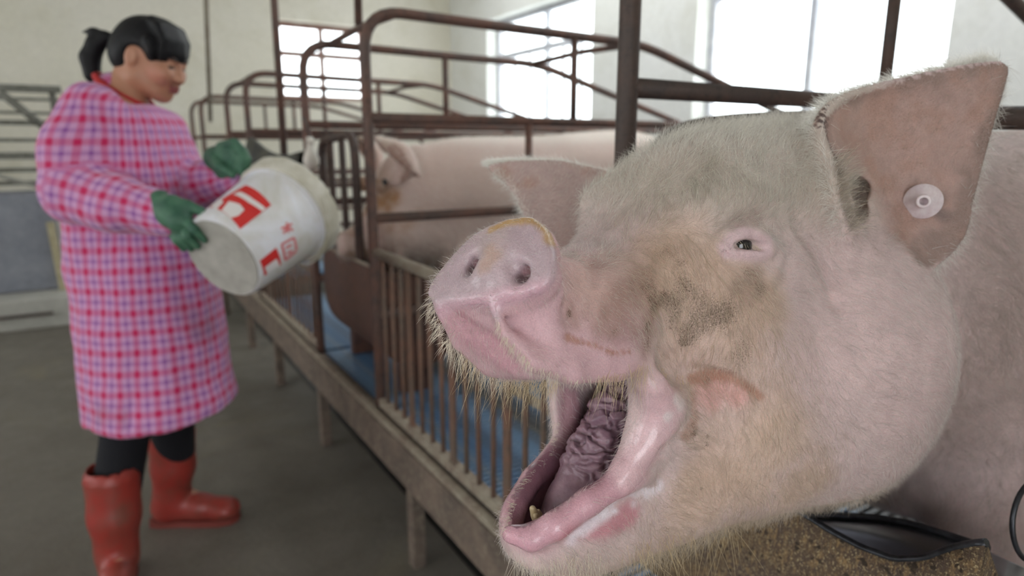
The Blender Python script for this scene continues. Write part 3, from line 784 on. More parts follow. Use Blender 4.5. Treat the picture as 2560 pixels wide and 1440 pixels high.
def detail_pig(v):
    # snout disc
    T, Bm, L, Rr = (on_b(1330, 545, 0.0), on_b(1230, 765, 0.0), on_b(1080, 722, -.05), on_b(1392, 645, .05))
    c = (L + Rr) / 2 * .5 + (T + Bm) / 2 * .5
    ex = Rr - L; ey = T - Bm; ex = ex / np.linalg.norm(ex); ey = ey - ex * (ey @ ex); ey /= np.linalg.norm(ey); ez = np.cross(ex, ey)
    def dp(x, y):
        r = ray(x, y); P0 = v.wld(c); nz = ez @ PFR[1]; t = ((P0 - EYE) @ nz) / (r @ nz); q = v.loc(EYE + r * t) - c
        return (q @ ex, q @ ey)
    poly = spline(np.array([dp(*q) for q in [(1335, 545), (1368, 572), (1384, 610), (1392, 655), (1385, 700), (1345, 738), (1250, 757), (1160, 764), (1095, 760), (1076, 735), (1100, 690), (1150, 630), (1200, 585), (1270, 553), (1335, 545)]]), 56)[:-1]
    fwd = ez if ez[0] < 0 else -ez
    if np.cross(ex, ey) @ fwd < 0: pass
    v.plate(c - fwd * .003, ex, ey, poly, .009, .0045, .004, dome=0.)
    # neck of the snout just behind the disc
    v.ell(c - fwd * .020 + ey * -.004, (.026, .038, .030), .012)
    v.ell(c + fwd * .004 + ey * .006, np.array([.020, .016, .005]), .010, R=[ex, ey, fwd])
    info = dict(c=c, ex=ex, ey=ey, fwd=fwd)
    info['nos'] = []
    def on_disc(x, y, off=0.):
        q = dp(x, y); return c + ex * q[0] + ey * q[1] + fwd * (.006 + off)
    # nostrils: soft hollows with a dark canal
    for (x, y, hx, hy, r) in ((1298, 672, 1312, 692, .0042), (1205, 652, 1186, 672, .0038)):
        v.chain([on_disc(x, y, .004), on_disc(hx, hy, -.001)], [.0045, .0068], .007, 'sub')
        h = on_disc(hx, hy, .0); info.setdefault('nos', []).append(h - fwd * .006)
        v.chain([h + fwd * .006, h - fwd * .013 + ey * .007], [r * 1.25, r], .003, 'sub')
    v.ell((.034, .0, -.058), (.036, .041, .034), .012)
    v.ell((.026, -.016, -.060), (.026, .028, .034), .012)
    v.ell(on_b(1165, 800, -.022) + np.array([.024, 0, 0]), (.026, .024, .026), .012)
    # front of the upper lip: hollow under the disc with a fold beside the near flap
    gq = [v.hit(*q) for q in ((1150, 800), (1190, 830), (1235, 862), (1285, 912))]
    v.chain(gq, [.002, .0045, .006, .005], .010, 'sub')
    v.chain([on_b(1150, 782, -.020), on_b(1212, 800, -.002), on_b(1250, 850, .008), on_b(1300, 905, .014)], [.001, .003, .004, .003], .005, 'sub')
    # far flap of the upper lip
    v.chain([on_b(1108, 775, -.040), on_b(1160, 845, -.034), on_b(1225, 905, -.026), on_b(1300, 922, -.02)], [.006, .010, .010, .008], .010)
    # near upper lip edge
    v.chain([on_b(1235, 778, .012), on_b(1262, 830, .020), on_b(1330, 902, .034), on_b(1430, 925, .045), on_b(1540, 920, .052), on_b(1625, 898, .057)], [.002, .0045, .008, .010, .010, .007], .012)
    # lips of the lower jaw
    near = [on_b(1278, 1335, .008), on_b(1330, 1345, .020), on_b(1390, 1312, .032), on_b(1470, 1255, .040), on_b(1545, 1208, .047), on_b(1620, 1190, .055)]
    v.chain(near, [.0075, .010, .011, .011, .010, .006], .008)
    far = [on_b(1278, 1335, -.006), on_b(1296, 1265, -.018), on_b(1330, 1200, -.032), on_b(1368, 1170, -.040), on_b(1420, 1140, -.046)]
    v.chain(far, [.0075, .008, .0085, .0075, .006], .008)
    # wet cheek folds left and right of the gape
    v.chain([on_b(1630, 960, .060), on_b(1650, 1020, .056), on_b(1618, 1095, .052), on_b(1570, 1165, .048), on_b(1552, 1196, .046)], [.013, .017, .016, .011, .006], .016)
    v.chain([on_b(1545, 1195, .045), on_b(1575, 1187, .050)], [.006, .005], .006)
    v.chain([on_b(1408, 955, -.052), on_b(1424, 1010, -.050), on_b(1420, 1070, -.048), on_b(1430, 1110, -.046), on_b(1400, 1150, -.044)], [.008, .011, .011, .009, .006], .010)
    # crease between lip and cheek, wrinkles
    def groove(pts, r, depth, k=.006):
        Q = [v.hit(*p) for p in pts]
        v.chain(spline(Q, len(Q) * 3), r, k, 'sub')
    groove([(1660, 770), (1672, 840), (1655, 900), (1690, 945), (1760, 945), (1840, 985)], .0035, .003, .012)
    groove([(1735, 990), (1728, 1040), (1700, 1090), (1660, 1130)], .003, .003, .010)
    groove([(1440, 690), (1450, 750), (1425, 800)], .003, .003, .014)
    # wrinkles of the snout, eye corner, cheek and neck
    groove([(1405, 660), (1420, 720), (1412, 770)], .0016, .003, .008)
    groove([(1470, 655), (1480, 720), (1462, 780)], .0014, .003, .010)
    groove([(1700, 930), (1770, 925), (1850, 950), (1900, 1000)], .0016, .003, .008)
    groove([(1940, 660), (1900, 700), (1850, 720)], .0012, .003, .008)
    groove([(1965, 590), (1975, 650), (1950, 720)], .0012, .003, .012)
    groove([(1990, 560), (2060, 660), (2090, 760)], .0014, .003, .016)
    # eye
    e = v.hit(1866, 610)
    nrm = np.array([-.45, .85, .25]); nrm /= np.linalg.norm(nrm)
    info['eye'] = e - nrm * .0105
    up = [v.hit(*p) for p in [(1808, 618), (1830, 598), (1858, 583), (1890, 586), (1922, 605), (1930, 628)]]
    dn = [v.hit(*p) for p in [(1808, 626), (1835, 632), (1868, 632), (1900, 634), (1925, 634)]]
    up2 = [v.hit(*p) for p in [(1790, 610), (1815, 570), (1860, 545), (1910, 555), (1945, 590)]]
    dn2 = [v.hit(*p) for p in [(1812, 640), (1850, 665), (1900, 668), (1940, 645)]]
    tear = [v.hit(*p) for p in [(1808, 624), (1820, 652), (1845, 685), (1870, 705)]]
    slit = [v.hit(*p) for p in [(1812, 622), (1835, 615), (1850, 610), (1868, 611), (1888, 617), (1906, 622)]]
    v.chain(up2, .0014, .006, 'sub'); v.chain(dn2, .0012, .006, 'sub')
    v.chain(up, [.002, .0036, .0044, .0044, .0034, .002], .005)
    v.chain(dn, [.002, .0032, .0038, .0034, .002], .004)
    v.chain(tear, .0012, .004, 'sub')
    v.chain([s - nrm * .001 for s in slit], [.001, .0018, .0036, .0042, .0040, .0024], .002, 'sub')
    # near ear: a cupped flap seen from inside
    near_rows = [
        [(2118, 592, .580), (2095, 548, .592), (2122, 525, .618), (2150, 575, .614), (2165, 630, .592)],
        [(2088, 500, .572), (2078, 440, .590), (2125, 420, .630), (2190, 520, .636), (2215, 678, .612)],
        [(2068, 400, .582), (2050, 345, .600), (2140, 340, .642), (2245, 470, .648), (2310, 672, .628)],
        [(2042, 318, .604), (2080, 262, .618), (2190, 285, .642), (2320, 415, .650), (2396, 600, .640)],
        [(2120, 240, .620), (2190, 222, .630), (2290, 258, .646), (2390, 360, .654), (2426, 500, .648)],
        [(2310, 188, .640), (2355, 192, .644), (2405, 225, .650), (2442, 285, .655), (2458, 375, .655)],
        [(2440, 163, .653), (2462, 172, .655), (2482, 190, .657), (2494, 215, .658), (2496, 250, .658)],
        [(2498, 160, .658), (2506, 165, .659), (2512, 170, .660), (2514, 177, .660), (2514, 186, .660)]]
    v.chain([on_d(2120, 540, .585), on_d(2112, 480, .592), on_d(2125, 410, .612)], [.012, .017, .017], .012, 'sub')
    v.chain([on_d(2150, 440, .605), on_d(2200, 420, .625)], [.020, .018], .015, 'sub')
    info['near'] = ear_sheet(v, near_rows, 110, 84, .0046, .0032, .006)
    v.chain([on_d(2122, 470, .600), on_d(2140, 480, .660)], [.015, .012], .008, 'sub'); v.chain([on_d(2126, 540, .596), on_d(2142, 525, .650)], [.012, .010], .008, 'sub')
    v.chain([on_d(2010, 400, .628), on_d(2035, 470, .612), on_d(2075, 560, .602)], [.022, .024, .018], .025)
    v.chain([on_d(2085, 600, .598), on_d(2120, 655, .602), on_d(2190, 690, .612)], [.012, .011, .006], .014)
    # far ear
    far_rows = [
        [(1610, 455, .775), (1625, 520, .770), (1600, 600, .760), (1560, 660, .750)],
        [(1500, 430, .790), (1520, 500, .770), (1490, 590, .745), (1440, 660, .730)],
        [(1400, 408, .800), (1420, 470, .780), (1400, 550, .750), (1350, 610, .735)],
        [(1315, 405, .805), (1330, 440, .795), (1330, 490, .775), (1316, 540, .755)],
        [(1250, 410, .805), (1258, 420, .802), (1268, 445, .795), (1280, 470, .785)],
        [(1224, 415, .805), (1226, 418, .805), (1230, 424, .803), (1234, 430, .800)]]
    info['far'] = ear_sheet(v, far_rows, 90, 60, .0046, .003, .008)
    return info

PIGV = build_pig_field()
PINF = detail_pig(PIGV)
pV, pQ = PIGV.nets(2)

# ---- colour of the hide, dirt, wet skin: kept as attributes measured on the surface
pN = vnormals(pV, pQ)
pA = pl(pV)
a_, b_, c_ = pA.T
nV = len(pV)
n1 = vnoise(pA, 60, 1); n2 = vnoise(pA, 22, 2); n3 = vnoise(pA, 140, 3, 2)
def sm(x, e0, e1):
    t = np.clip((x - e0) / (e1 - e0), 0, 1); return t * t * (3 - 2 * t)
colr = np.tile(srgb(214, 186, 177), (nV, 1))
dirt = np.zeros(nV); wet = np.zeros(nV)
def dist_to(pts, wob=.35):
    D = np.full(nV, 9.)
    pts = [PIGV.hit(*p) if len(p) == 2 else np.asarray(p) for p in pts]
    for p in pts: D = np.minimum(D, np.linalg.norm(pA - p, axis=1))
    return D
def blob(pts, r, col, st=1., wob=.5, soft=.6):
    global colr
    D = dist_to(pts) * (1 + wob * (n2 + n1 - 1) * 1.4)
    m = st * (1 - sm(D, r * (1 - soft), r * (1 + soft * .45)))
    if col is not None: colr = colr * (1 - m[:, None]) + np.asarray(col) * m[:, None]
    return m
def pline(*pts):
    Q = np.array([PIGV.hit(*p) for p in pts]); L = np.linalg.norm(np.diff(Q, axis=0), axis=1).sum()
    return list(spline(Q, max(int(L / .004), 4)))
# broad tints
m = sm(-a_, -.12, -.06) * sm(c_, -.13, -.1); colr = colr * (1 - .8 * m[:, None]) + srgb(216, 166, 170) * .8 * m[:, None]
m = sm(c_, -.02, .05) * sm(a_, .10, .17) * sm(.45 - a_, 0, .06) * (np.abs(b_) < .13); colr = colr * (1 - .75 * m[:, None]) + srgb(198, 186, 162) * .75 * m[:, None]
m = sm(-c_, .22, .30) * sm(.5 - a_, 0, .1); colr = colr * (1 - .6 * m[:, None]) + srgb(214, 188, 146) * .6 * m[:, None]
blob([(1500, 700), (1560, 690), (1620, 690)], .035, srgb(208, 170, 146), .7)
blob([(1700, 700), (1760, 680), (1820, 720), (1740, 780), (1840, 820), (1900, 760), (1700, 640)], .035, srgb(204, 170, 138), .8)
blob([(1700, 860), (1780, 900), (1870, 900), (1900, 1000), (1850, 1080), (1800, 1150)], .035, srgb(218, 184, 160), .7)
blob([(1950, 1100), (1850, 1220), (2000, 1220), (1750, 1250)], .04, srgb(220, 186, 150), .6)
blob([(2150, 760), (2200, 900), (2250, 1000), (2080, 900), (2350, 900)], .05, srgb(224, 192, 184), .8)
blob([(1550, 740), (1590, 760), (1620, 800), (1560, 800), (1600, 720)], .016, srgb(150, 106, 84), .55, wob=1.2, soft=.95)
blob([(1800, 965), (1840, 985), (1775, 990)], .014, srgb(226, 160, 146), .75)
blob(pline((1730, 945), (1790, 935), (1850, 955), (1900, 990)), .006, srgb(176, 112, 70), .7, wob=.9)
blob(pline((1730, 985), (1735, 1040), (1715, 1090)), .003, srgb(160, 110, 70), .6, wob=.9)
blob(pline((1420, 845), (1470, 860), (1530, 882), (1570, 880)), .0022, srgb(178, 116, 80), .75, wob=.9)
blob([(1840, 720), (1880, 700), (1870, 740)], .012, srgb(150, 118, 98), .45)
blob([(1880, 545), (1850, 560)], .012, srgb(160, 130, 116), .5)
# dark crusted specks on the cheek
dirt += blob([(1750, 740), (1790, 760), (1740, 790), (1720, 720)], .022, None, .55, 1.2, .95)
dirt += blob([(1690, 700), (1800, 820), (1860, 850), (1900, 720), (1930, 760), (1850, 790)], .026, None, .40, 1.2, .95)
dirt += blob([(1600, 740), (1630, 770), (1660, 800)], .016, None, .45, 1.1, .95)
dirt += blob([(1860, 900), (1890, 960), (1800, 930)], .018, None, .35, 1.1, .95)
dirt += .10 * sm(a_, .1, .16)
# lips, gums, foam
lipc = srgb(218, 158, 168)
for pts in (pline((1290, 1350), (1340, 1345), (1400, 1310), (1480, 1255), (1560, 1210)), pline((1280, 1330), (1300, 1260), (1340, 1200), (1380, 1170))):
    m = blob(pts, .024, lipc, .95, .3, .8); wet = np.maximum(wet, m)
m = blob(pline((1420, 1340), (1500, 1320), (1570, 1290)), .012, srgb(204, 120, 130), .8, .5)
m = blob(pline((1660, 985), (1655, 1050), (1620, 1120), (1580, 1180)), .019, srgb(230, 186, 186), .95, .25); wet = np.maximum(wet, m)
m = blob(pline((1420, 985), (1425, 1060), (1420, 1120)), .014, srgb(224, 172, 172), .9, .2); wet = np.maximum(wet, m)
foam = .85 * (1 - sm(dist_to(pline((1430, 1345), (1500, 1290), (1560, 1260), (1640, 1215))), .002, .010)) * sm(n1 + .6 * n3, .62, .84); colr = colr * (1 - foam[:, None]) + srgb(238, 228, 230) * foam[:, None]; wet = np.maximum(wet, foam * .8)
blob([(1690, 1000), (1700, 1010), (1668, 1040)], .005, srgb(236, 222, 214), .7, 1.0)
# upper lip front and snout disc
m = blob([(1180, 830), (1230, 860), (1270, 890), (1160, 800)], .016, srgb(190, 128, 136), .7, .3); wet = np.maximum(wet, m * .3)
dc, dex, dey, dfw = (PINF[k] for k in ('c', 'ex', 'ey', 'fwd'))
dz = (pA - dc) @ dfw; dx_ = (pA - dc) @ dex; dy_ = (pA - dc) @ dey
disc = sm(dz, -.004, .002) * (np.hypot(dx_, dy_ * 1.3) < .075) * (c_ > -.06)
colr = colr * (1 - .85 * disc[:, None]) + srgb(190, 166, 168) * .85 * disc[:, None]
m = disc * (1 - sm(np.abs(dx_ + .004), .006, .022)) * sm(dy_, -.012, .004); colr = colr * (1 - .5 * m[:, None]) + srgb(200, 176, 164) * .5 * m[:, None]
rimm = blob(pline((1230, 575), (1275, 556), (1335, 550), (1366, 575), (1378, 600)), .0046, srgb(196, 150, 66), .95, .5)
blob([(1225, 625), (1230, 640), (1215, 660)], .006, srgb(196, 146, 96), .45, .9)
wet = np.maximum(wet, .45 * disc)
for h in PINF['nos']:
    m = 1 - sm(np.linalg.norm(pA - h, axis=1), .0045, .0085)
    colr = colr * (1 - .8 * m[:, None]) + srgb(70, 40, 42) * .8 * m[:, None]
m = disc * (1 - sm(np.abs(dy_ + .028), .002, .012)); wet = np.maximum(wet, .85 * m); colr = colr * (1 - .6 * m[:, None]) + srgb(220, 160, 172) * .6 * m[:, None]
# inside of the mouth
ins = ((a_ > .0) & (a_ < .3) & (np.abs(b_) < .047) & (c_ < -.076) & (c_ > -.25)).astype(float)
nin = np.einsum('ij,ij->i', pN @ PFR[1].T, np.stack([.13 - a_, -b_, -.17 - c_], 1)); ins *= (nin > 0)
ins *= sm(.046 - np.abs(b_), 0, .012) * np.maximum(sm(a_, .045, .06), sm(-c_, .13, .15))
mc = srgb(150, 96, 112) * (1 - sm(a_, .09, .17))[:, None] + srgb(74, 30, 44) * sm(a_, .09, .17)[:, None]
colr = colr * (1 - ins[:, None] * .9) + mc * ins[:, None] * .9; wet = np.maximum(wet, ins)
# eyelids
for pts in (pline((1812, 618), (1830, 598), (1858, 583), (1890, 588), (1920, 608)), pline((1815, 630), (1860, 636), (1920, 636))):
    blob(pts, .0065, srgb(222, 188, 186), .9, .2)
# ears
def sheet_mask(G, r=.0085):
    pts = G[::3, ::3].reshape(-1, 3); D = np.full(nV, 9.); bb = (pA > pts.min(0) - .02).all(1) & (pA < pts.max(0) + .02).all(1)
    idx = np.where(bb)[0]
    for k in range(0, len(idx), 4000):
        q = pA[idx[k:k + 4000]]; D[idx[k:k + 4000]] = np.sqrt(((q[:, None] - pts[None]) ** 2).sum(2)).min(1)
    return D
nG, fG = PINF['near'], PINF['far']
nearD = sheet_mask(nG); farD = sheet_mask(fG)
toC = (EYE - pV); toC /= np.linalg.norm(toC, axis=1, keepdims=True)
face = np.einsum('ij,ij->i', pN, toC)
gn_ = np.cross(np.gradient(nG, axis=0), np.gradient(nG, axis=1)); gn_ /= np.linalg.norm(gn_, axis=2, keepdims=True) + 1e-12
if gn_[60, 40] @ pl(EYE) - gn_[60, 40] @ nG[60, 40] < 0: gn_ = -gn_
gn_ = gn_[::3, ::3].reshape(-1, 3); side_ = np.ones(nV)
row_ = np.zeros(nV); idx = np.where(nearD < .02)[0]; gp_ = nG[::3, ::3].reshape(-1, 3); gr_ = np.repeat(np.linspace(0, 1, len(nG[::3])), len(nG[0, ::3])); gc_ = np.tile(np.linspace(0, 1, len(nG[0, ::3])), len(nG[::3])); colp = np.zeros(nV)
for k in range(0, len(idx), 4000):
    am = ((pA[idx[k:k + 4000]][:, None] - gp_[None]) ** 2).sum(2).argmin(1); side_[idx[k:k + 4000]] = np.einsum('ij,ij->i', pA[idx[k:k + 4000]] - gp_[am], gn_[am]); row_[idx[k:k + 4000]] = gr_[am]; colp[idx[k:k + 4000]] = gc_[am]
ne = (1 - sm(nearD, .008, .013)) * sm(side_, -.0015, .001) * sm(colp, .04, .12) * np.maximum(sm(row_, .04, .22), .0)
m = ne * 1.; colr = colr * (1 - .85 * m[:, None]) + (srgb(188, 150, 132) * (.82 + .36 * n2[:, None])) * .85 * m[:, None]
m = ne * sm(n2 + n1, .95, 1.35); colr = colr * (1 - .45 * m[:, None]) + srgb(168, 122, 96) * .45 * m[:, None]
eg = np.concatenate([nG[64:, :4].reshape(-1, 3)[::3], nG[18:, -5:].reshape(-1, 3)[::3], nG[-6:].reshape(-1, 3)[::2]])
eD = np.full(nV, 9.)
for k in range(0, len(idx), 4000):
    eD[idx[k:k + 4000]] = np.sqrt(((pA[idx[k:k + 4000]][:, None] - eg[None]) ** 2).sum(2)).min(1)
rim = ne * np.maximum(sm(colp, .2, .35), sm(row_, .58, .68)) * (1 - sm(eD + .022 * (n2 + n1 - 1), .001, .020))
colr = colr * (1 - .40 * rim[:, None]) + srgb(110, 96, 84) * .40 * rim[:, None]
dirt = np.where(ne > .3, .24 + .26 * rim + .26 * sm(n2, .45, .75), dirt)
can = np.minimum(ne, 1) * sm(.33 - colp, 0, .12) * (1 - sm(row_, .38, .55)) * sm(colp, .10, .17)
colr = colr * (1 - .85 * can[:, None]) + srgb(64, 46, 44) * .85 * can[:, None]  # ear canal darkened: the shade of the cavity put into the skin colour
m = ne * blob([(2330, 520), (2345, 500), (2350, 535)], .010, None, .6, .8, .9); colr = colr * (1 - m[:, None]) + srgb(96, 86, 86) * m[:, None]
fe = (farD < .0095) * 1.
colr = colr * (1 - .85 * fe[:, None]) + (srgb(196, 166, 152) * (.85 + .3 * n2[:, None])) * .85 * fe[:, None]
m = fe * sm(n2 + n1, .9, 1.25); colr = colr * (1 - .5 * m[:, None]) + srgb(176, 128, 98) * .5 * m[:, None]
colr *= (.80 + .16 * n3 + .24 * n1)[:, None]
lum = (colr @ np.array([.3, .5, .2]))[:, None]; colr = (lum + (colr - lum) * .78) * .98 * np.array([1., .99, 1.06])

PIG = empty('pig', W(.40, 1.0, .40), 'big white pig yawning with wide open mouth and a tag in its ear', 'pig')
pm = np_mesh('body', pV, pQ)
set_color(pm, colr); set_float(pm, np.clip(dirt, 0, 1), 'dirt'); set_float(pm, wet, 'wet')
def skin_material(name, speck=1.0):
    t = NT(name); o = t.obj()
    sp = t.noise(o, 950, 3, .65); d = t.attr('dirt', 'Fac')
    thr = t.math('SUBTRACT', 1.0, t.math('MULTIPLY', d, .46))
    k = t.math('MULTIPLY', t.math('SUBTRACT', t.math('ADD', t.math('MULTIPLY', sp, 1.0), .22), thr), 4.0)
    q = t.n('ShaderNodeClamp'); t.l(k, q.inputs[0])
    fine = t.noise(o, 900, 3, .6)
    base = t.mix(.35, t.attr('Col'), t.ramp(fine, [(.3, (.55, .5, .5)), (.7, (1.15, 1.1, 1.08))]), 'MULTIPLY')
    c = t.mix(t.math('MULTIPLY', q.outputs[0], .85 * speck), base, srgb(84, 66, 50))
    w = t.attr('wet', 'Fac')
    t.set(Base_Color=c, Roughness=t.math('SUBTRACT', .62, t.math('MULTIPLY', w, .45)), Subsurface_Weight=.12, Subsurface_Scale=.006, Subsurface_Radius=(1., .35, .25))
    t.b.inputs['Specular IOR Level'].default_value = .45
    t.l(t.math('MULTIPLY', w, .7), t.b.inputs['Coat Weight']); t.b.inputs['Coat Roughness'].default_value = .07
    t.bump(t.math('ADD', t.noise(o, 260, 4, .65), t.math('MULTIPLY', t.noise(o, 70, 3), 1.2)), .34, .003)
    return t.m
M_skin = skin_material('pig skin')
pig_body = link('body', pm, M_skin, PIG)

# ---- tongue, teeth, eye, tag
def field_mesh(name, vol, mat, parent, smooth=2, disp=None):
    V, Q = vol.nets(smooth)
    if disp is not None:
        N_ = vnormals(V, Q); V = V + N_ * disp(V)[:, None]
    me = np_mesh(name, V, Q); return link(name, me, mat, parent)
tv = Vol(np.arange(.02, .25, .0016), np.arange(-.05, .05, .0016), np.arange(-.26, -.08, .0016), PFR)
tv.chain([(.062, 0, -.236), (.085, .002, -.222), (.115, .002, -.196), (.15, .0, -.165), (.19, .0, -.135), (.225, 0, -.12)], [.016, .025, .031, .032, .030, .024], .01)
tv.chain([(.045, .0, -.238), (.075, .0, -.228)], [.008, .016], .01)
t = NT('tongue'); o = t.obj()
t.set(Base_Color=t.ramp(t.noise(o, 45, 3), [(.3, srgb(112, 84, 98)), (.7, srgb(160, 128, 140))]), Roughness=.33, Subsurface_Weight=.1, Subsurface_Scale=.004)
t.bump(t.noise(o, 380, 3), .25, .002)
def tongue_folds(V):
    q = pl(V); P = np.stack([q[:, 0] + .5 * q[:, 2], q[:, 1] * .75, q[:, 2]], 1)
    w = vnoise(P, 60, 9, 2) * 1.0; r = 1 - np.abs(2 * vnoise(P + .02 * w[:, None], 95, 4, 2) - 1)
    k = sm(q[:, 0], .07, .10)
    return (-.0065 * np.maximum(r - .62, 0) / .38 + .001) * k
field_mesh('tongue', tv, t.m, PIG, 2, tongue_folds)['label'] = 'wrinkled mauve tongue'
t = NT('tooth'); t.set(Base_Color=srgb(190, 170, 134), Roughness=.35); M_tooth = t.m
for (x, y, b, r) in ((1338, 1276, .004, .0038), (1346, 1294, .009, .0034), (1352, 1284, -.005, .0034)):
    q = on_b(x, y, b)
    vv = Vol(q[0] + np.arange(-.012, .016, .0012), q[1] + np.arange(-.010, .010, .0012), q[2] + np.arange(-.022, .012, .0012), PFR)
    vv.chain([q + (.004, 0, -.016), q + (0, 0, -.004), q + (-.003, 0, .003)], [r, r, r * .7], .002)
    field_mesh('tooth', vv, M_tooth, PIG, 1)
def sphere(name, c, r, mat, parent, sq=(1, 1, 1)):
    vs = []; nu, nv2 = 24, 14; fs = []
    for i in range(nv2 + 1):
        ph = math.pi * i / nv2
        for j in range(nu):
            th = 2 * math.pi * j / nu; vs.append(c + np.array([math.sin(ph) * math.cos(th) * sq[0], math.sin(ph) * math.sin(th) * sq[1], math.cos(ph) * sq[2]]) * r)
    for i in range(nv2):
        for j in range(nu):
            fs.append((i * nu + j, (i + 1) * nu + j, (i + 1) * nu + (j + 1) % nu, i * nu + (j + 1) % nu))
    return link(name, np_mesh(name, np.array(vs), fs), mat, parent)
t = NT('eye'); t.set(Base_Color=srgb(24, 20, 22), Roughness=.06, Coat_Weight=.6); M_eye = t.m
sphere('eyeball', pw(*PINF['eye']), .0105, M_eye, PIG)
sphere('eyeball', pw(PINF['eye'][0], -PINF['eye'][1], PINF['eye'][2]), .0105, M_eye, PIG)
# ear tag: a flanged button with a hollow stem
th = PIGV.hit(2306, 503); tc = pw(*th)
dgrid = np.linalg.norm(nG - th, axis=2); gi, gj = np.unravel_index(np.argmin(dgrid), dgrid.shape)
gi = min(max(gi, 2), nG.shape[0] - 3); gj = min(max(gj, 2), nG.shape[1] - 3)
tn = np.cross(nG[gi + 2, gj] - nG[gi - 2, gj], nG[gi, gj + 2] - nG[gi, gj - 2]) @ PFR[1]; tn /= np.linalg.norm(tn)
if tn @ (EYE - tc) < 0: tn = -tn
tn = tn + (-_R * .45 - _U * .26) * 1.25; tn /= np.linalg.norm(tn); tc = tc + tn * .011
prof = [(0.0, -.001), (.0166, -.001), (.0172, .0006), (.0168, .0022), (.0075, .0030), (.0068, .005), (.0066, .019), (.0064, .0200), (.0038, .0200), (.0034, .0185), (.0034, .008), (0, .008)]
x_ = np.cross(tn, UP); x_ /= np.linalg.norm(x_); y_ = np.cross(tn, x_)
vs = [tc + tn * h + (x_ * math.cos(k * math.pi / 16) + y_ * math.sin(k * math.pi / 16)) * r for r, h in prof for k in range(32)]
fs = [(i * 32 + k, i * 32 + (k + 1) % 32, (i + 1) * 32 + (k + 1) % 32, (i + 1) * 32 + k) for i in range(len(prof) - 1) for k in range(32)]
t = NT('tag plastic'); t.set(Base_Color=t.ramp(t.noise(t.obj(), 160, 3), [(.35, srgb(214, 196, 200)), (.7, srgb(232, 220, 222))]), Roughness=.38, Subsurface_Weight=.1, Subsurface_Scale=.003)
et = link('ear_tag', np_mesh('ear_tag', np.array(vs), fs), t.m, PIG); et['label'] = 'pale pink plastic ear tag button'

# ---- hair
def hair_material(name):
    t = NT(name); t.t.nodes.remove(t.b)
    a = t.attr('hcol')
    d = t.n('ShaderNodeBsdfDiffuse'); tr = t.n('ShaderNodeBsdfTranslucent'); g = t.n('ShaderNodeBsdfGlossy'); g.inputs['Roughness'].default_value = .35
    t.l(a, d.inputs[0]); t.l(a, tr.inputs[0]); g.inputs[0].default_value = (.9, .9, .88, 1)
    m1 = t.n('ShaderNodeMixShader'); m1.inputs[0].default_value = .42; t.l(d.outputs[0], m1.inputs[1]); t.l(tr.outputs[0], m1.inputs[2])
    m2 = t.n('ShaderNodeMixShader'); m2.inputs[0].default_value = .07; t.l(m1.outputs[0], m2.inputs[1]); t.l(g.outputs[0], m2.inputs[2])
    t.l(m2.outputs[0], t.out.inputs[0]); return t.m
M_hair = hair_material('bristle')
def make_hair(name, P, dirs, length, col, rad, mat, parent, droop=.3, curl=.12, npt=5, seed=1):
    r = np.random.default_rng(seed); n = len(P)
    t = np.linspace(0, 1, npt)[None, :, None]
    side = np.cross(dirs, r.normal(size=(n, 3))); side /= np.linalg.norm(side, axis=1, keepdims=True) + 1e-9
    L = length[:, None, None]
    pts = P[:, None, :] + dirs[:, None, :] * t * L + side[:, None, :] * (t ** 2) * L * curl * r.normal(size=(n, 1, 1)) + np.array([0, 0, -1.])[None, None, :] * (t ** 2) * L * droop
    cu = bpy.data.hair_curves.new(name)
    cu.add_curves([npt] * n)
    cu.position_data.foreach_set('vector', pts.astype(np.float32).ravel())
    ra = cu.attributes.new('radius', 'FLOAT', 'POINT')
    ra.data.foreach_set('value', (rad[:, None] * np.array([1., .92, .78, .55, .18])[None, :npt]).astype(np.float32).ravel())
    ca = cu.attributes.new('hcol', 'FLOAT_COLOR', 'CURVE')
    c4 = np.ones((n, 4), np.float32); c4[:, :3] = col; ca.data.foreach_set('color', c4.ravel())
    cu.materials.append(mat)
    o = bpy.data.objects.new(name, cu); COL.objects.link(o)
    o.parent = parent; o.matrix_parent_inverse = parent_inv(parent)
    o['kind'] = 'stuff'
    return o
def scatter(V, Q, dens, r):
    T = np.concatenate([Q[:, [0, 1, 2]], Q[:, [0, 2, 3]]])
    A = .5 * np.linalg.norm(np.cross(V[T[:, 1]] - V[T[:, 0]], V[T[:, 2]] - V[T[:, 0]]), axis=1) * dens[T].mean(1)
    n = r.poisson(A); ti = np.repeat(np.arange(len(T)), n); k = len(ti)
    u = r.random((k, 2)); f = u.sum(1) > 1; u[f] = 1 - u[f]
    w = np.stack([1 - u.sum(1), u[:, 0], u[:, 1]], 1)
    return T[ti], w
def bary(X, T, w): return (X[T] * (w[..., None] if X.ndim == 2 else w)).sum(1)

# coat: where it grows, how long, which way it lies
dens = np.full(nV, 1.25e5); leng = np.full(nV, .010); lift = np.full(nV, .30)
flow = np.tile(np.array([.75, 0, -.65]), (nV, 1))
hc = np.tile(srgb(242, 234, 226), (nV, 1))
def setz(m, de=None, le=None, li=None, fl=None, co=None):
    global dens, leng, lift, flow, hc
    if de is not None: dens = dens * (1 - m) + de * m
    if le is not None: leng = leng * (1 - m) + le * m
    if li is not None: lift = lift * (1 - m) + li * m
    if fl is not None: flow = flow * (1 - m[:, None]) + np.asarray(fl) * m[:, None]
    if co is not None: hc = hc * (1 - m[:, None]) + np.asarray(co) * m[:, None]
fore = sm(c_, -.01, .045) * sm(a_, .11, .16)
setz(fore, 1.5e5, .018, .5, (.45, 0, .55), srgb(232, 228, 212))
setz(sm(c_, .05, .085) * sm(a_, .15, .2), 1.8e5, .020, .7, (.3, 0, .8), srgb(238, 236, 222))
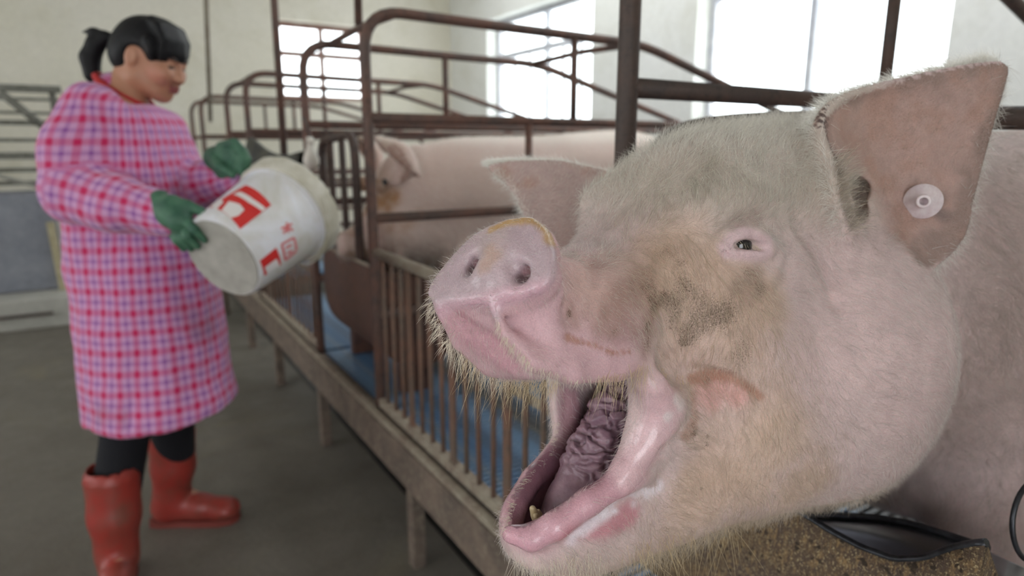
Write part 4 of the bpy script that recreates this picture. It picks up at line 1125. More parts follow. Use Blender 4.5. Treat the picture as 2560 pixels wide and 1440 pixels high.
setz(blob([(1640, 560), (1700, 520), (1760, 480), (1700, 600)], .05, None), None, .022, .35, (.3, 0, .7), srgb(214, 208, 186))
setz(blob([(1740, 740), (1850, 800), (1800, 900), (1650, 700), (1900, 900)], .05, None), 1.6e5, .010, .3, (.25, 0, -1.), srgb(232, 212, 180))
setz(blob([(1900, 1100), (1800, 1200), (2000, 1200), (1900, 1280), (1700, 1280)], .06, None), 1.6e5, .011, .28, (.6, 0, -.8), srgb(236, 218, 192))
setz(sm(-c_, .24, .285) * sm(.5 - a_, 0, .05), 1.3e5, .018, .5, (.25, 0, -1.), srgb(226, 208, 170))
setz(sm(-c_, .265, .285) * sm(a_, .0, .03) * sm(.30 - a_, 0, .06), 9e4, .026, .65, (.1, 0, -1.), srgb(226, 212, 182))
setz(sm(a_, .50, .62), 1.7e5, .013, .18, (.8, 0, -.6), srgb(232, 224, 212))
setz(sm(a_, .9, 1.0), 3.0e4, .018, .15, (.8, 0, -.6))
setz(sm(.11 - a_, 0, .05) * sm(c_, -.12, -.1), 1.6e5, .005, .35, (.6, 0, -.8), srgb(240, 222, 214))
setz(blob([(1420, 640), (1460, 625), (1520, 615), (1500, 640)], .016, None), 2.6e5, .008, .6, (.5, 0, .3), srgb(240, 234, 222))
setz(disc, 7e4, .004, .8, (-.5, 0, .3), srgb(250, 246, 240))
edge_d = blob(pline((1078, 735), (1100, 690), (1150, 632), (1200, 588)) + pline((1080, 745), (1092, 800), (1130, 830)), .006, None, 1., .1)
setz(edge_d, 2.2e5, .008, .9, (-.6, -.4, -.2), srgb(248, 240, 224))
# bare places
lipz = blob(pline((1300, 1350), (1400, 1330), (1500, 1285), (1600, 1220)), .020, None, .95, .3)
bare = np.maximum(np.maximum(ins, wet * .98), np.maximum(rimm, np.maximum(lipz, can * .97)))
bare = np.where(disc > .5, 0, bare)
for pts in (pline((1812, 618), (1830, 598), (1858, 583), (1890, 588), (1920, 608)), pline((1815, 630), (1860, 634), (1920, 634)), pline((1430, 930), (1550, 915), (1620, 890))):
    bare = np.maximum(bare, blob(pts, .0085, None, .97, .1))
bare = np.maximum(bare, blob([(1850, 606), (1868, 608), (1890, 612)], .012, None, 1., .1))
bare = np.maximum(bare, .8 * blob([(1440, 860), (1520, 890), (1300, 830), (1400, 800)], .02, None))
dens = dens * (1 - np.clip(bare, 0, 1))
# ears: short down inside, pale fringe on the rims
dens = np.where((nearD < .0095), 5e4, dens); leng = np.where(nearD < .0095, .006, leng)
dens = np.where((nearD < .02) & (row_ < .55) & (colp > .10) & (colp < .5) & (side_ > -.001), 0, dens)
dens = np.where((farD < .0095), 9e4, dens); leng = np.where(farD < .0095, .007, leng)
dens = np.where(nearD < .0095, np.where(face < 0, 2.2e5, dens), dens); leng = np.where((nearD < .0095) & (face < 0), .017, leng)
hc = np.where(((nearD < .0095) & (face > 0))[:, None], srgb(196, 180, 164), hc)
dens = np.where((a_ > .5) & (b_ < 0), dens * .3, dens)
pTi, pw_ = scatter(pV, pQ, dens, rng)
P0 = bary(pV, pTi, pw_); N0 = bary(pN, pTi, pw_); N0 /= np.linalg.norm(N0, axis=1, keepdims=True)
F0 = bary(flow, pTi, pw_) @ PFR[1]
k = len(P0)
F0 = F0 + rng.normal(size=(k, 3)) * .28 + (np.stack([vnoise(P0, 30, s, 1) for s in (11, 12, 13)], 1) - .5) * 1.3
F0 = F0 - N0 * np.einsum('ij,ij->i', F0, N0)[:, None]; F0 /= np.linalg.norm(F0, axis=1, keepdims=True) + 1e-9
li = bary(lift, pTi, pw_) * (.6 + .8 * rng.random(k))
D0 = F0 * np.sqrt(np.clip(1 - np.clip(li, 0, .95) ** 2, 0, 1))[:, None] + N0 * np.clip(li, .05, .95)[:, None]
L0 = bary(leng, pTi, pw_) * (.55 + .7 * rng.random(k))
hcol = bary(hc, pTi, pw_) * (.62 + .5 * rng.random(k))[:, None]
sk = bary(colr, pTi, pw_); hcol = hcol * .68 + sk * .32; hl0 = hcol.mean(1, keepdims=True); hcol = (hl0 + (hcol - hl0) * .80) * 1.0
make_hair('bristles', P0, D0, L0, np.clip(hcol, 0, .95), np.full(k, .000095), M_hair, PIG, .18, .14)['label'] = 'short white bristles'
print('HAIRS', k)
# whiskers under the snout and along the lips
def whiskers(name, segs, seed):
    r = np.random.default_rng(seed); PP, DD, LL, CC = [], [], [], []
    for pts, n, L, d, col, spread in segs:
        Q = np.array([PIGV.hit(*p) for p in pts]) if len(pts[0]) == 2 else np.array([on_b(*p) for p in pts])
        S = spline(Q, 60)[r.integers(0, 60, n)] + r.normal(size=(n, 3)) * spread
        D = np.asarray(d, float) + r.normal(size=(n, 3)) * .28; D /= np.linalg.norm(D, axis=1, keepdims=True)
        PP.append(S); DD.append(D); LL.append(L * (.5 + .9 * r.random(n))); CC.append(np.tile(col, (n, 1)) * (.8 + .35 * r.random((n, 1))))
    PP = np.concatenate(PP) @ PFR[1] + PO; DD = np.concatenate(DD) @ PFR[1]
    LL = np.concatenate(LL); CC = np.concatenate(CC)
    return make_hair(name, PP, DD, LL, np.clip(CC, 0, .95), np.full(len(LL), .00012), M_hair, PIG, .35, .22, seed=seed)
wh = srgb(240, 230, 212); ye = srgb(226, 206, 168)
whiskers('whiskers', [
    ([(1080, 745, -.05), (1092, 800, -.046), (1125, 860, -.040)], 110, .009, (-.5, -.5, -.5), wh, .0015),
    ([(1120, 850, -.036), (1170, 890, -.032), (1230, 920, -.026), (1290, 925, -.02)], 190, .014, (-.15, -.15, -1), wh, .002),
    ([(1150, 885, -.034), (1230, 925, -.026), (1300, 935, -.02), (1370, 945, -.01)], 90, .026, (-.2, -.1, -1), ye, .003),
    ([(1290, 935, -.02), (1350, 950, -.02), (1400, 950, -.02)], 140, .014, (-.1, -.3, -.8), ye, .003),
    ([(1240, 800), (1280, 860), (1330, 910)], 120, .006, (-.5, .2, -.8), wh, .0012),
    ([(1330, 915), (1420, 940), (1520, 938)], 90, .007, (-.1, .2, -1), wh, .001),
    ([(1500, 940), (1560, 932), (1620, 912)], 70, .018, (-.35, .1, -.9), ye, .0015),
    ([(1640, 920), (1680, 940), (1720, 950)], 50, .014, (-.5, .3, -.8), ye, .002),
    ([(1268, 1330), (1290, 1250), (1330, 1190), (1380, 1130), (1400, 1050)], 300, .005, (-.6, -.5, .2), wh, .0012),
    ([(1290, 1380), (1400, 1390), (1520, 1380)], 150, .028, (-.1, .1, -1), wh, .003),
    ([(1560, 1370), (1700, 1335), (1850, 1310)], 90, .036, (.1, .1, -1), ye, .004)], 21)
# pale fringe on the ear rims, dark tuft in the ear
def rim_hair(name, G, cols, n, L, col, seed, out=1., extra=(0, 0, 0), rad=.00012):
    r = np.random.default_rng(seed); PP, DD = [], []
    nn, mm = G.shape[:2]
    for side, k in cols:
        i = r.integers(2, nn - 1, k); j = (r.integers(0, 5, k) if side == 0 else mm - 1 - r.integers(0, 5, k))
        inner = G[i, np.where(side == 0, 14, mm - 15)]
        D = G[i, j] - inner; D /= np.linalg.norm(D, axis=1, keepdims=True) + 1e-9
        tipd = G[np.minimum(i + 6, nn - 1), j] - G[np.maximum(i - 6, 0), j]; tipd /= np.linalg.norm(tipd, axis=1, keepdims=True) + 1e-9
        PP.append(G[i, j] + r.normal(size=(k, 3)) * .0015); DD.append(D * out + tipd * .6 + r.normal(size=(k, 3)) * .25 + np.asarray(extra))
    PP = np.concatenate(PP); DD = np.concatenate(DD); DD /= np.linalg.norm(DD, axis=1, keepdims=True)
    k = len(PP); return make_hair(name, PP @ PFR[1] + PO, DD @ PFR[1], L * (.5 + .8 * r.random(k)), np.tile(col, (k, 1)), np.full(k, rad), M_hair, PIG, .1, .15, seed=seed)
rim_hair('ear_fringe', nG, ((0, 5200), (1, 4200)), 0, .019, srgb(246, 244, 238), 31, .8, (.15, -.5, .1))
rim_hair('ear_fringe', fG, ((0, 4200), (1, 1600)), 0, .012, srgb(248, 246, 240), 32, .8, (0, 0, .2))
r = np.random.default_rng(5)
tu = np.array([PIGV.hit(*p) for p in ((2085, 400), (2092, 450), (2100, 500), (2112, 545), (2125, 580))]); n = 420
S = spline(tu, 80)[r.integers(0, 80, n)] + r.normal(size=(n, 3)) * .003
D = np.tile(on_d(2190, 430, .66) - on_d(2100, 500, .64), (n, 1)); D /= np.linalg.norm(D, axis=1, keepdims=True)
D = D + r.normal(size=(n, 3)) * .3 + np.array([-.3, .5, .1]); D /= np.linalg.norm(D, axis=1, keepdims=True)
make_hair('ear_tuft', S @ PFR[1] + PO, D @ PFR[1], .022 * (.5 + .8 * r.random(n)), np.tile(srgb(200, 188, 172), (n, 1)) * (.5 + .7 * r.random((n, 1))), np.full(n, .00012), M_hair, PIG, .1, .2, seed=4)
# lashes
la = np.array([PIGV.hit(*p) for p in ((1845, 600), (1865, 604), (1885, 610), (1905, 618))]); n = 16
S = spline(la, 60)[r.integers(0, 60, n)]; D = np.array([-.1, .8, -.9]) + r.normal(size=(n, 3)) * .2; D /= np.linalg.norm(D, axis=1, keepdims=True)
make_hair('eyelashes', S @ PFR[1] + PO, D @ PFR[1], .010 * (.6 + .6 * r.random(n)), np.tile(srgb(226, 214, 190), (n, 1)), np.full(n, .00013), M_hair, PIG, .3, .1, seed=6)

# ================================================================== the second pig
BFR = (np.zeros(3), np.array([PV, PU, UP]))
u0 = 2.27
q2 = Vol(np.arange(.62, 2.45, .011), np.arange(1.85, 2.68, .011), np.arange(.36, 1.42, .011), BFR)
q2.loft(0, [(.90, u0, .11, .78, 1.20), (1.02, u0, .16, .72, 1.255), (1.2, u0, .22, .68, 1.285), (1.5, u0, .25, .63, 1.29), (2.0, u0, .255, .64, 1.32), (2.18, u0, .21, .74, 1.29), (2.31, u0, .1, .92, 1.17)], .04)
q2.loft(0, [(.695, u0, .048, .855, .945), (.74, u0, .05, .845, .965), (.79, u0, .062, .83, 1.02), (.84, u0, .085, .82, 1.13), (.90, u0, .11, .80, 1.22), (1.0, u0, .13, .78, 1.25)], .03)
q2.ell((.698, u0, .905), (.014, .052, .046), .012)
for s_ in (-1, 1):
    q2.ell((.90, u0 + s_ * .09, .95), (.1, .05, .11), .04)
    q2.ell((.815, u0 + s_ * .075, 1.115), (.035, .022, .03), .02)
    q2.chain([(1.12, u0 + s_ * .14, .8), (1.10, u0 + s_ * .15, .6), (1.10, u0 + s_ * .15, .44)], [.10, .055, .05], .04)
    q2.chain([(2.08, u0 + s_ * .13, .95), (2.02, u0 + s_ * .16, .74), (2.14, u0 + s_ * .16, .58), (2.10, u0 + s_ * .16, .44)], [.14, .085, .05, .05], .04)
    rows = [[(.85, u0 + s_ * .05, 1.24), (.87, u0 + s_ * .09, 1.22), (.88, u0 + s_ * .11, 1.17), (.86, u0 + s_ * .10, 1.12)],
            [(.82, u0 + s_ * .07, 1.275), (.89, u0 + s_ * .12, 1.25), (.91, u0 + s_ * .14, 1.19), (.88, u0 + s_ * .14, 1.13)],
            [(.81, u0 + s_ * .10, 1.275), (.89, u0 + s_ * .15, 1.245), (.92, u0 + s_ * .16, 1.20), (.905, u0 + s_ * .16, 1.15)],
            [(.84, u0 + s_ * .14, 1.225), (.88, u0 + s_ * .17, 1.21), (.91, u0 + s_ * .18, 1.18), (.925, u0 + s_ * .18, 1.155)],
            [(.895, u0 + s_ * .18, 1.17), (.905, u0 + s_ * .185, 1.165), (.915, u0 + s_ * .185, 1.16), (.925, u0 + s_ * .185, 1.15)]]
    G = spline2(rows, 40, 40); q2.sheet(G.reshape(-1, 3), np.full(1600, .011), .02)
V2, Q2 = q2.nets(2); A2 = q2.loc(V2); N2 = vnormals(V2, Q2)
m1 = vnoise(A2, 7, 21); m2 = vnoise(A2, 22, 22)
C2 = np.tile(srgb(214, 192, 182), (len(V2), 1)) * (.9 + .2 * m1[:, None])
def tint(m, col):
    global C2
    C2 = C2 * (1 - m[:, None]) + np.asarray(col) * m[:, None]
tint(.85 * sm(-A2[:, 0], -.93, -.78) * sm(m1 + .5 * m2, .45, .85), srgb(150, 112, 74))
tint(.8 * (1 - sm(np.hypot(A2[:, 0] - .86, A2[:, 2] - 1.03), .04, .10)) * sm(m2 + m1, .65, 1.0), srgb(168, 118, 58))
tint(.85 * sm(-A2[:, 2], -.98, -.80) * sm(m2 + m1, .65, 1.15), srgb(96, 88, 80))
tint(.55 * sm(A2[:, 2], 1.24, 1.29), srgb(236, 230, 218))  # top light along the back put into the hide colour
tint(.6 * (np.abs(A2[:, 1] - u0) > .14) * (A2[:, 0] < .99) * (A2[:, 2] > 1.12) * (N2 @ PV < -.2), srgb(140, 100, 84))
PIG2 = empty('pig', W(u0, 1.6, .40), 'second pig with muddy face, seen behind the gate and rails', 'pig', None, BARN)
pm2 = np_mesh('body', V2, Q2); set_color(pm2, C2); set_float(pm2, .12 * sm(-A2[:, 0], -.9, -.8) + .1, 'dirt'); set_float(pm2, np.zeros(len(V2)), 'wet')
link('body', pm2, M_skin, PIG2)
for s_ in (-1, 1): sphere('eyeball', W(u0 + s_ * .084, .835, 1.125), .014, M_eye, PIG2)
k = 14000
den2 = np.where(A2[:, 2] > .8, 1.3e4, 3e3)
ti2, w2 = scatter(V2, Q2, den2, rng); Pq = bary(V2, ti2, w2); Nq = bary(N2, ti2, w2); Fq = PV * .8 - UP * .4 + rng.normal(size=(len(Pq), 3)) * .3
Fq = Fq - Nq * np.einsum('ij,ij->i', Fq, Nq)[:, None]; Fq /= np.linalg.norm(Fq, axis=1, keepdims=True)
Dq = Fq * .85 + Nq * .5; Dq /= np.linalg.norm(Dq, axis=1, keepdims=True)
make_hair('bristles', Pq, Dq, np.full(len(Pq), .022) * (.6 + .7 * rng.random(len(Pq))), np.tile(srgb(238, 232, 222), (len(Pq), 1)), np.full(len(Pq), .0002), M_hair, PIG2, .2, .15, seed=9)

# ================================================================== the woman with the bucket
WM = empty('person', (-1.12, 1.82, 0), 'person in a pink checked smock and red boots tipping a bucket', 'person')
def onY(x, y, Y):
    r_ = ray(x, y); return EYE + r_ * (Y / r_[1])
h = .0085
def wv(lo, hi, h_=h): return Vol(*[np.arange(a, b, h_) for a, b in zip(lo, hi)])
# arms (shoulder, elbow, wrist) shared by body and sleeves
NS, NE, NW = onY(232, 285, 1.74), onY(186, 478, 1.67), onY(418, 540, 1.60)
FS, FE, FW = onY(385, 325, 1.98), onY(470, 470, 1.92), onY(585, 438, 1.84)
hips = np.array([-1.10, 1.83, .84])
kn = np.array([-1.118, 1.745, .46]); kf = np.array([-1.09, 1.91, .45])
an = np.array([-1.150, 1.655, .10]); af = np.array([-1.140, 1.965, .10])
# head frame
HS = .9; hc = onY(377, 150, 1.90) + np.array([0, 0, 0.0]); hf = np.array([.93, -.08, -.34]); hf /= np.linalg.norm(hf); hl_ = np.cross(UP, hf); hl_ /= np.linalg.norm(hl_); hu = np.cross(hf, hl_)
def H(f, l, u): return hc + hf * f + hl_ * l + hu * u
HR = [hf, hl_, hu]
bv = wv((-1.5, 1.5, .02), (-.6, 2.2, 1.7))
bv.chain([hips + UP * .02, hips + UP * .2 + np.array([-.01, 0, 0]), onY(270, 330, 1.85), onY(300, 275, 1.87)], [.12, .115, .115, .05], .03)
bv.chain([NS, onY(300, 300, 1.86), FS], [.05, .05, .05], .03)
bv.chain([onY(300, 280, 1.87), onY(322, 222, 1.885), onY(345, 180, 1.90)], [.06, .050, .045], .03)
bv.chain([NS, NE, NW], [.05, .04, .03], .02); bv.chain([FS, FE, FW], [.05, .04, .03], .02)
bv.chain([hips + (0, -.05, -.02), kn, an], [.075, .055, .04], .03); bv.chain([hips + (0, .05, -.02), kf, af], [.075, .055, .04], .03)
bv.chain([an, an + (.06, -.10, -.06)], [.035, .03], .02); bv.chain([af, af + (.13, .02, -.06)], [.035, .03], .02)
for q, rr in ((NW, .028), (FW, .028)): bv.ell(q, (rr, rr, rr), .01)
# skull and face, fine
fv = Vol(*[np.arange(a - .17, a + .17, .0042) for a in hc])
fv.ell(H(-.008, 0, .028), (.098, .076, .090), .02, R=HR)
fv.ell(H(.030, 0, -.035), (.062, .060, .075), .03, R=HR)
fv.chain([H(.062, 0, -.088), H(.05, .025, -.082), H(.0, .052, -.055)], [.022, .022, .026], .02); fv.chain([H(.062, 0, -.088), H(.05, -.025, -.082), H(.0, -.052, -.055)], [.022, .022, .026], .02)
fv.chain([H(.092, 0, .012), H(.101, 0, -.012), H(.106, 0, -.028)], [.009, .010, .0115], .012)                  # nose
for s_ in (-1, 1):
    fv.ell(H(.104, s_ * .013, -.030), (.010, .009, .008), .006, R=HR)
    fv.ell(H(.068, s_ * .036, -.022), (.030, .026, .028), .02, R=HR)                                            # cheekbone
    fv.ell(H(.090, s_ * .030, .012), (.012, .018, .010), .010, 'sub', R=HR)                                      # eye socket
    fv.ell(H(.078, s_ * .031, .010), (.0165, .0165, .0145), .003, R=HR)                                          # closed lid over the eye
    fv.chain([H(.093, s_ * .014, .026), H(.092, s_ * .034, .030), H(.080, s_ * .05, .026)], [.005, .006, .004], .008)   # brow
    fv.ell(H(-.012, s_ * .077, -.002), (.020, .009, .030), .006, R=HR); fv.ell(H(-.006, s_ * .085, .002), (.010, .004, .016), .004, 'sub', R=HR)  # ears
fv.chain([H(.094, -.020, -.058), H(.103, 0, -.054), H(.094, .020, -.058)], [.004, .007, .004], .005); fv.chain([H(.092, -.017, -.067), H(.100, 0, -.067), H(.092, .017, -.067)], [.004, .0075, .004], .005)
fv.chain([H(.101, -.02, -.0615), H(.110, 0, -.061), H(.101, .02, -.0615)], [.0008, .0012, .0008], .003, 'sub')
fv.chain([hc + (onY(318, 225, 1.885) - hc) / HS, H(-.03, 0, -.03)], [.055, .06], .03)
# sample the face field into the body field by re-evaluating: both meshes meet inside the neck, joined as one mesh
Vb, Qb = bv.nets(2); Vf, Qf = fv.nets(2)
def shrink(V): return hc + (V - hc) * HS
def skin_col(V):
    C = np.tile(srgb(176, 126, 100), (len(V), 1)); L = (V - hc) @ np.array(HR).T
    ck = 1 - sm(np.linalg.norm((L - np.array([.06, -.04, -.03])) / np.array([.05, .05, .035]), axis=1), .3, 1.1); C = C * (1 - .5 * ck[:, None]) + srgb(190, 124, 108) * .5 * ck[:, None]
    lp_ = (np.abs(L[:, 2] + .0615) < .012) & (L[:, 0] > .088) & (np.abs(L[:, 1]) < .022); C[lp_] = srgb(140, 80, 76)
    br = (np.abs(L[:, 2] - .030) < .005) & (L[:, 0] > .07) & (np.abs(np.abs(L[:, 1]) - .033) < .02); C[br] = srgb(50, 38, 34)
    ey = (np.abs(L[:, 2] - .003) < .0035) & (L[:, 0] > .075) & (np.abs(np.abs(L[:, 1]) - .031) < .014); C[ey] = srgb(40, 30, 30)
    return C
Cw = np.concatenate([np.tile(srgb(176, 126, 100), (len(Vb), 1)), skin_col(Vf)])
Vw = np.concatenate([Vb, shrink(Vf)]); Qw = np.concatenate([Qb, Qf + len(Vb)])
me = np_mesh('body', Vw, Qw); set_color(me, Cw)
t = NT('face skin'); t.set(Base_Color=t.attr('Col'), Roughness=.5, Subsurface_Weight=.1, Subsurface_Scale=.01); link('body', me, t.m, WM)
# hair
M_blk = NT('black hair'); o = M_blk.obj(); M_blk.set(Base_Color=M_blk.ramp(M_blk.noise(o, 60, 3), [(.3, srgb(10, 10, 12)), (.8, srgb(24, 23, 27))]), Roughness=.55)
M_blk.b.inputs['Specular IOR Level'].default_value = .25
M_blk.bump(M_blk.noise(o, 180, 2), .4, .004)
hv = Vol(*[np.arange(a - .24, a + .20, .005) for a in hc])
hv.ell(H(-.012, 0, .036), (.106, .085, .092), .02, R=HR)
hv.ell(H(-.055, 0, -.005), (.068, .078, .070), .03, R=HR)
hv.ell(H(.080, 0, -.085), (.10, .12, .10), .012, 'sub', R=HR)                       # clear the face
hv.ell(H(.0, -.085, -.012), (.036, .03, .045), .012, 'sub', R=HR); hv.ell(H(.0, .085, -.012), (.036, .03, .045), .012, 'sub', R=HR)
for l in np.linspace(-.062, .062, 9):                                                # fringe
    e_ = .014 + .010 * math.cos(l * 30)
    hv.chain([H(.0, l * .7, .118), H(.050 - abs(l) * .2, l, .108), H(.082 - abs(l) * .3, l, .078), H(.096 - abs(l) * .45, l * 1.05, .045), H(.101 - abs(l) * .5, l * 1.06, e_ + .004)], [.012, .0125, .012, .010, .005], .012)
hv.chain([H(.030, -.079, .06), H(.046, -.080, .03), H(.054, -.076, .004)], [.014, .011, .005], .01)
hv.chain([H(.030, .079, .06), H(.048, .078, .0), H(.058, .072, -.035)], [.014, .011, .005], .01)
hV, hQ = hv.nets(4); link('hair', np_mesh('hair', shrink(hV), hQ), M_blk.m, WM)
pvv = Vol(*[np.arange(a - .30, a + .08, .006) for a in hc + np.array([0, 0, .04])])
pvv.chain([H(-.090, 0, .020), H(-.122, 0, .026), H(-.146, -.005, .018)], [.020, .013, .015], .01)
pvv.chain([H(-.146, -.005, .020), H(-.176, -.008, -.012), H(-.184, -.010, -.060), H(-.166, -.01, -.108), H(-.134, -.005, -.146)], [.016, .027, .030, .025, .008], .010)
pvv.chain([H(-.150, -.01, .020), H(-.190, -.01, .022), H(-.222, -.01, .008)], [.016, .014, .005], .01)
hV, hQ = pvv.nets(3); link('ponytail', np_mesh('ponytail', shrink(hV), hQ), M_blk.m, WM)
# smock
cv = wv((-1.55, 1.45, .36), (-.60, 2.22, 1.50))
rows = []
for (y, L, R_, fy, by) in ((262, 222, 366, 1.77, 1.97), (292, 186, 415, 1.72, 2.01), (340, 168, 436, 1.70, 2.02), (400, 170, 452, 1.69, 2.02), (500, 174, 480, 1.68, 2.02), (600, 184, 508, 1.67, 2.02), (700, 196, 526, 1.66, 2.02), (800, 210, 544, 1.65, 2.02), (900, 226, 562, 1.64, 2.02), (1000, 240, 580, 1.625, 2.03), (1055, 246, 590, 1.62, 2.03), (1180, 254, 606, 1.60, 2.04)):
    Yc = 1.83; A_ = onY(L, y, Yc); B_ = onY(R_, y, Yc); rows.append((A_[2], (A_[0] + B_[0]) / 2, (B_[0] - A_[0]) / 2, fy, by))
rows = sorted(rows)
cv.loft(2, rows, .02, n=2.2)
cv.chain([onY(262, 268, 1.87), onY(288, 236, 1.885)], [.078, .060], .02)
cv.chain([NS, NS * .5 + NE * .5 + (-.015, -.01, 0), NE], [.076, .078, .072], .03); cv.chain([NE, NE * .5 + NW * .5 + (0, 0, -.005), NW], [.072, .068, .050], .02)
cv.chain([FS, FE], [.070, .068], .03); cv.chain([FE, FE * .5 + FW * .5, FW + (.0, 0, -.02)], [.072, .060, .045], .02)
# folds
fr_ = np.random.default_rng(3)
for (pts, r_) in (([(255, 300, 1.65), (265, 380, 1.64), (262, 440, 1.64)], .006), ([(180, 560, 1.66), (260, 585, 1.64), (380, 620, 1.64)], .008), ([(430, 330, 1.74), (440, 420, 1.72), (470, 520, 1.72)], .006), ([(400, 860, 1.64), (420, 1070, 1.63)], .007), ([(330, 760, 1.63), (325, 1070, 1.63)], .006)):
    cv.chain([onY(*p) for p in pts], r_, .02, 'sub')
# hollow from below and the neck opening
cv.loft(2, [(.20, -1.0, .135, 1.69, 1.97), (.53, -1.0, .125, 1.70, 1.96), (.58, -1.02, .08, 1.75, 1.93)], .02, 'sub')
hem = np.array([0, 0, 1.])
def hem_cut(X, Y, Z): return (Z - (.478 + (X + 1.04) * .05 + (Y - 1.83) * .03)) + 0 * X
cv.op(lambda X, Y, Z: hem_cut(X, Y, Z), (-1.6, 1.4, .3), (-.5, 2.3, .54), .004, 'sub')
Vc, Qc = cv.nets(2)
Nc = vnormals(Vc, Qc)
Vc = Vc + Nc * ((vnoise(Vc, 9, 31, 2) - .5) * .022 + (vnoise(Vc * np.array([1, 1, .35]), 22, 32, 2) - .5) * .010)[:, None]
def seg_par(P, A, B):
    ab = B - A; t_ = np.clip(((P - A) @ ab) / (ab @ ab), -.3, 1.3); q = P - A - t_[:, None] * ab; d_ = np.linalg.norm(q, axis=1)
    x = np.cross(ab, UP); x /= np.linalg.norm(x); y = np.cross(ab, x); y /= np.linalg.norm(y)
    return t_ * np.linalg.norm(ab), np.arctan2(q @ y, q @ x), d_
ang = np.arctan2(Vc[:, 1] - 1.83, Vc[:, 0] + 1.06)
us_, vs_ = ang * .235, Vc[:, 2].copy()
us_ = us_ + (Vc[:, 2] - .8) * -.05
dT = np.zeros(len(Vc)) + .075
for (A_, B_, C_, o_) in ((NS, NE, NW, .0), (FS, FE, FW, .3)):
    for p_, q_, l0 in ((A_, B_, 0.), (B_, C_, np.linalg.norm(B_ - A_))):
        s_, g_, d_ = seg_par(Vc, p_, q_)
        inside = (d_ < .098) & (s_ > -.01) & (s_ < np.linalg.norm(q_ - p_) + .07)
        if p_ is A_: inside &= (Vc[:, 0] < -1.27) if o_ == 0 else False
        else: inside &= (d_ < .085)
        us_ = np.where(inside, g_ * .07 + o_, us_); vs_ = np.where(inside, s_ + l0, vs_)
mc_ = np_mesh('smock', Vc, Qc); set_float(mc_, us_, 'pu'); set_float(mc_, vs_, 'pv')
t = NT('pink check cloth'); o = t.obj()
def band(x, per, width, ph=0.):
    f = t.math('ABSOLUTE', t.math('SUBTRACT', t.math('FRACT', t.math('ADD', t.math('DIVIDE', x, per), ph)), .5))
    return t.ramp(f, [(width * .75, 1.), (width * 1.25, 0.)])
wob = t.math('MULTIPLY', t.math('SUBTRACT', t.noise(o, 9, 2), .5), .012)
pu = t.math('ADD', t.attr('pu', 'Fac'), wob); pv = t.math('ADD', t.attr('pv', 'Fac'), wob); per = .056
mu, mv, ku, kv = band(pu, per, .15), band(pv, per, .15), band(pu, per, .09, .5), band(pv, per, .09, .5)
c = t.mix(t.math('MULTIPLY', t.math('ADD', ku, kv), .40), srgb(200, 148, 190), srgb(122, 52, 142))
c = t.mix(t.math('MULTIPLY', t.math('ADD', mu, mv), .50), c, srgb(190, 12, 84))
c = t.mix(t.math('MULTIPLY', t.ramp(t.noise(o, 5, 4, .6), [(.58, 0.), (.72, 1.)]), .35), c, srgb(120, 84, 96))
t.set(Base_Color=c, Roughness=.85, Sheen_Weight=.2); t.bump(t.noise(o, 300, 2), .2, .002)
link('smock', mc_, t.m, WM)
# collar edge of a red shirt
m = MB(); cc = onY(312, 232, 1.885)
m.tube([cc + np.array([math.cos(a) * .066, math.sin(a) * .066, .004 - .044 * math.cos(a)]) for a in np.linspace(0, 2 * math.pi, 20)], .009, 8, False)
t = NT('red cotton'); t.set(Base_Color=srgb(176, 42, 44), Roughness=.8); m.build('collar', t.m, WM, smooth=True)
# trousers
tv_ = wv((-1.35, 1.5, .22), (-.9, 2.12, .75), .007)
tv_.chain([(-1.09, 1.79, .70), kn + (0, 0, .03), (-1.140, 1.675, .27)], [.080, .066, .062], .02); tv_.chain([(-1.06, 1.89, .70), kf + (0, 0, .0), (-1.115, 1.95, .27)], [.10, .072, .062], .02)
t = NT('navy trousers'); t.set(Base_Color=srgb(9, 9, 18), Roughness=.9); link('trousers', np_mesh('trousers', *tv_.nets(2)), t.m, WM)
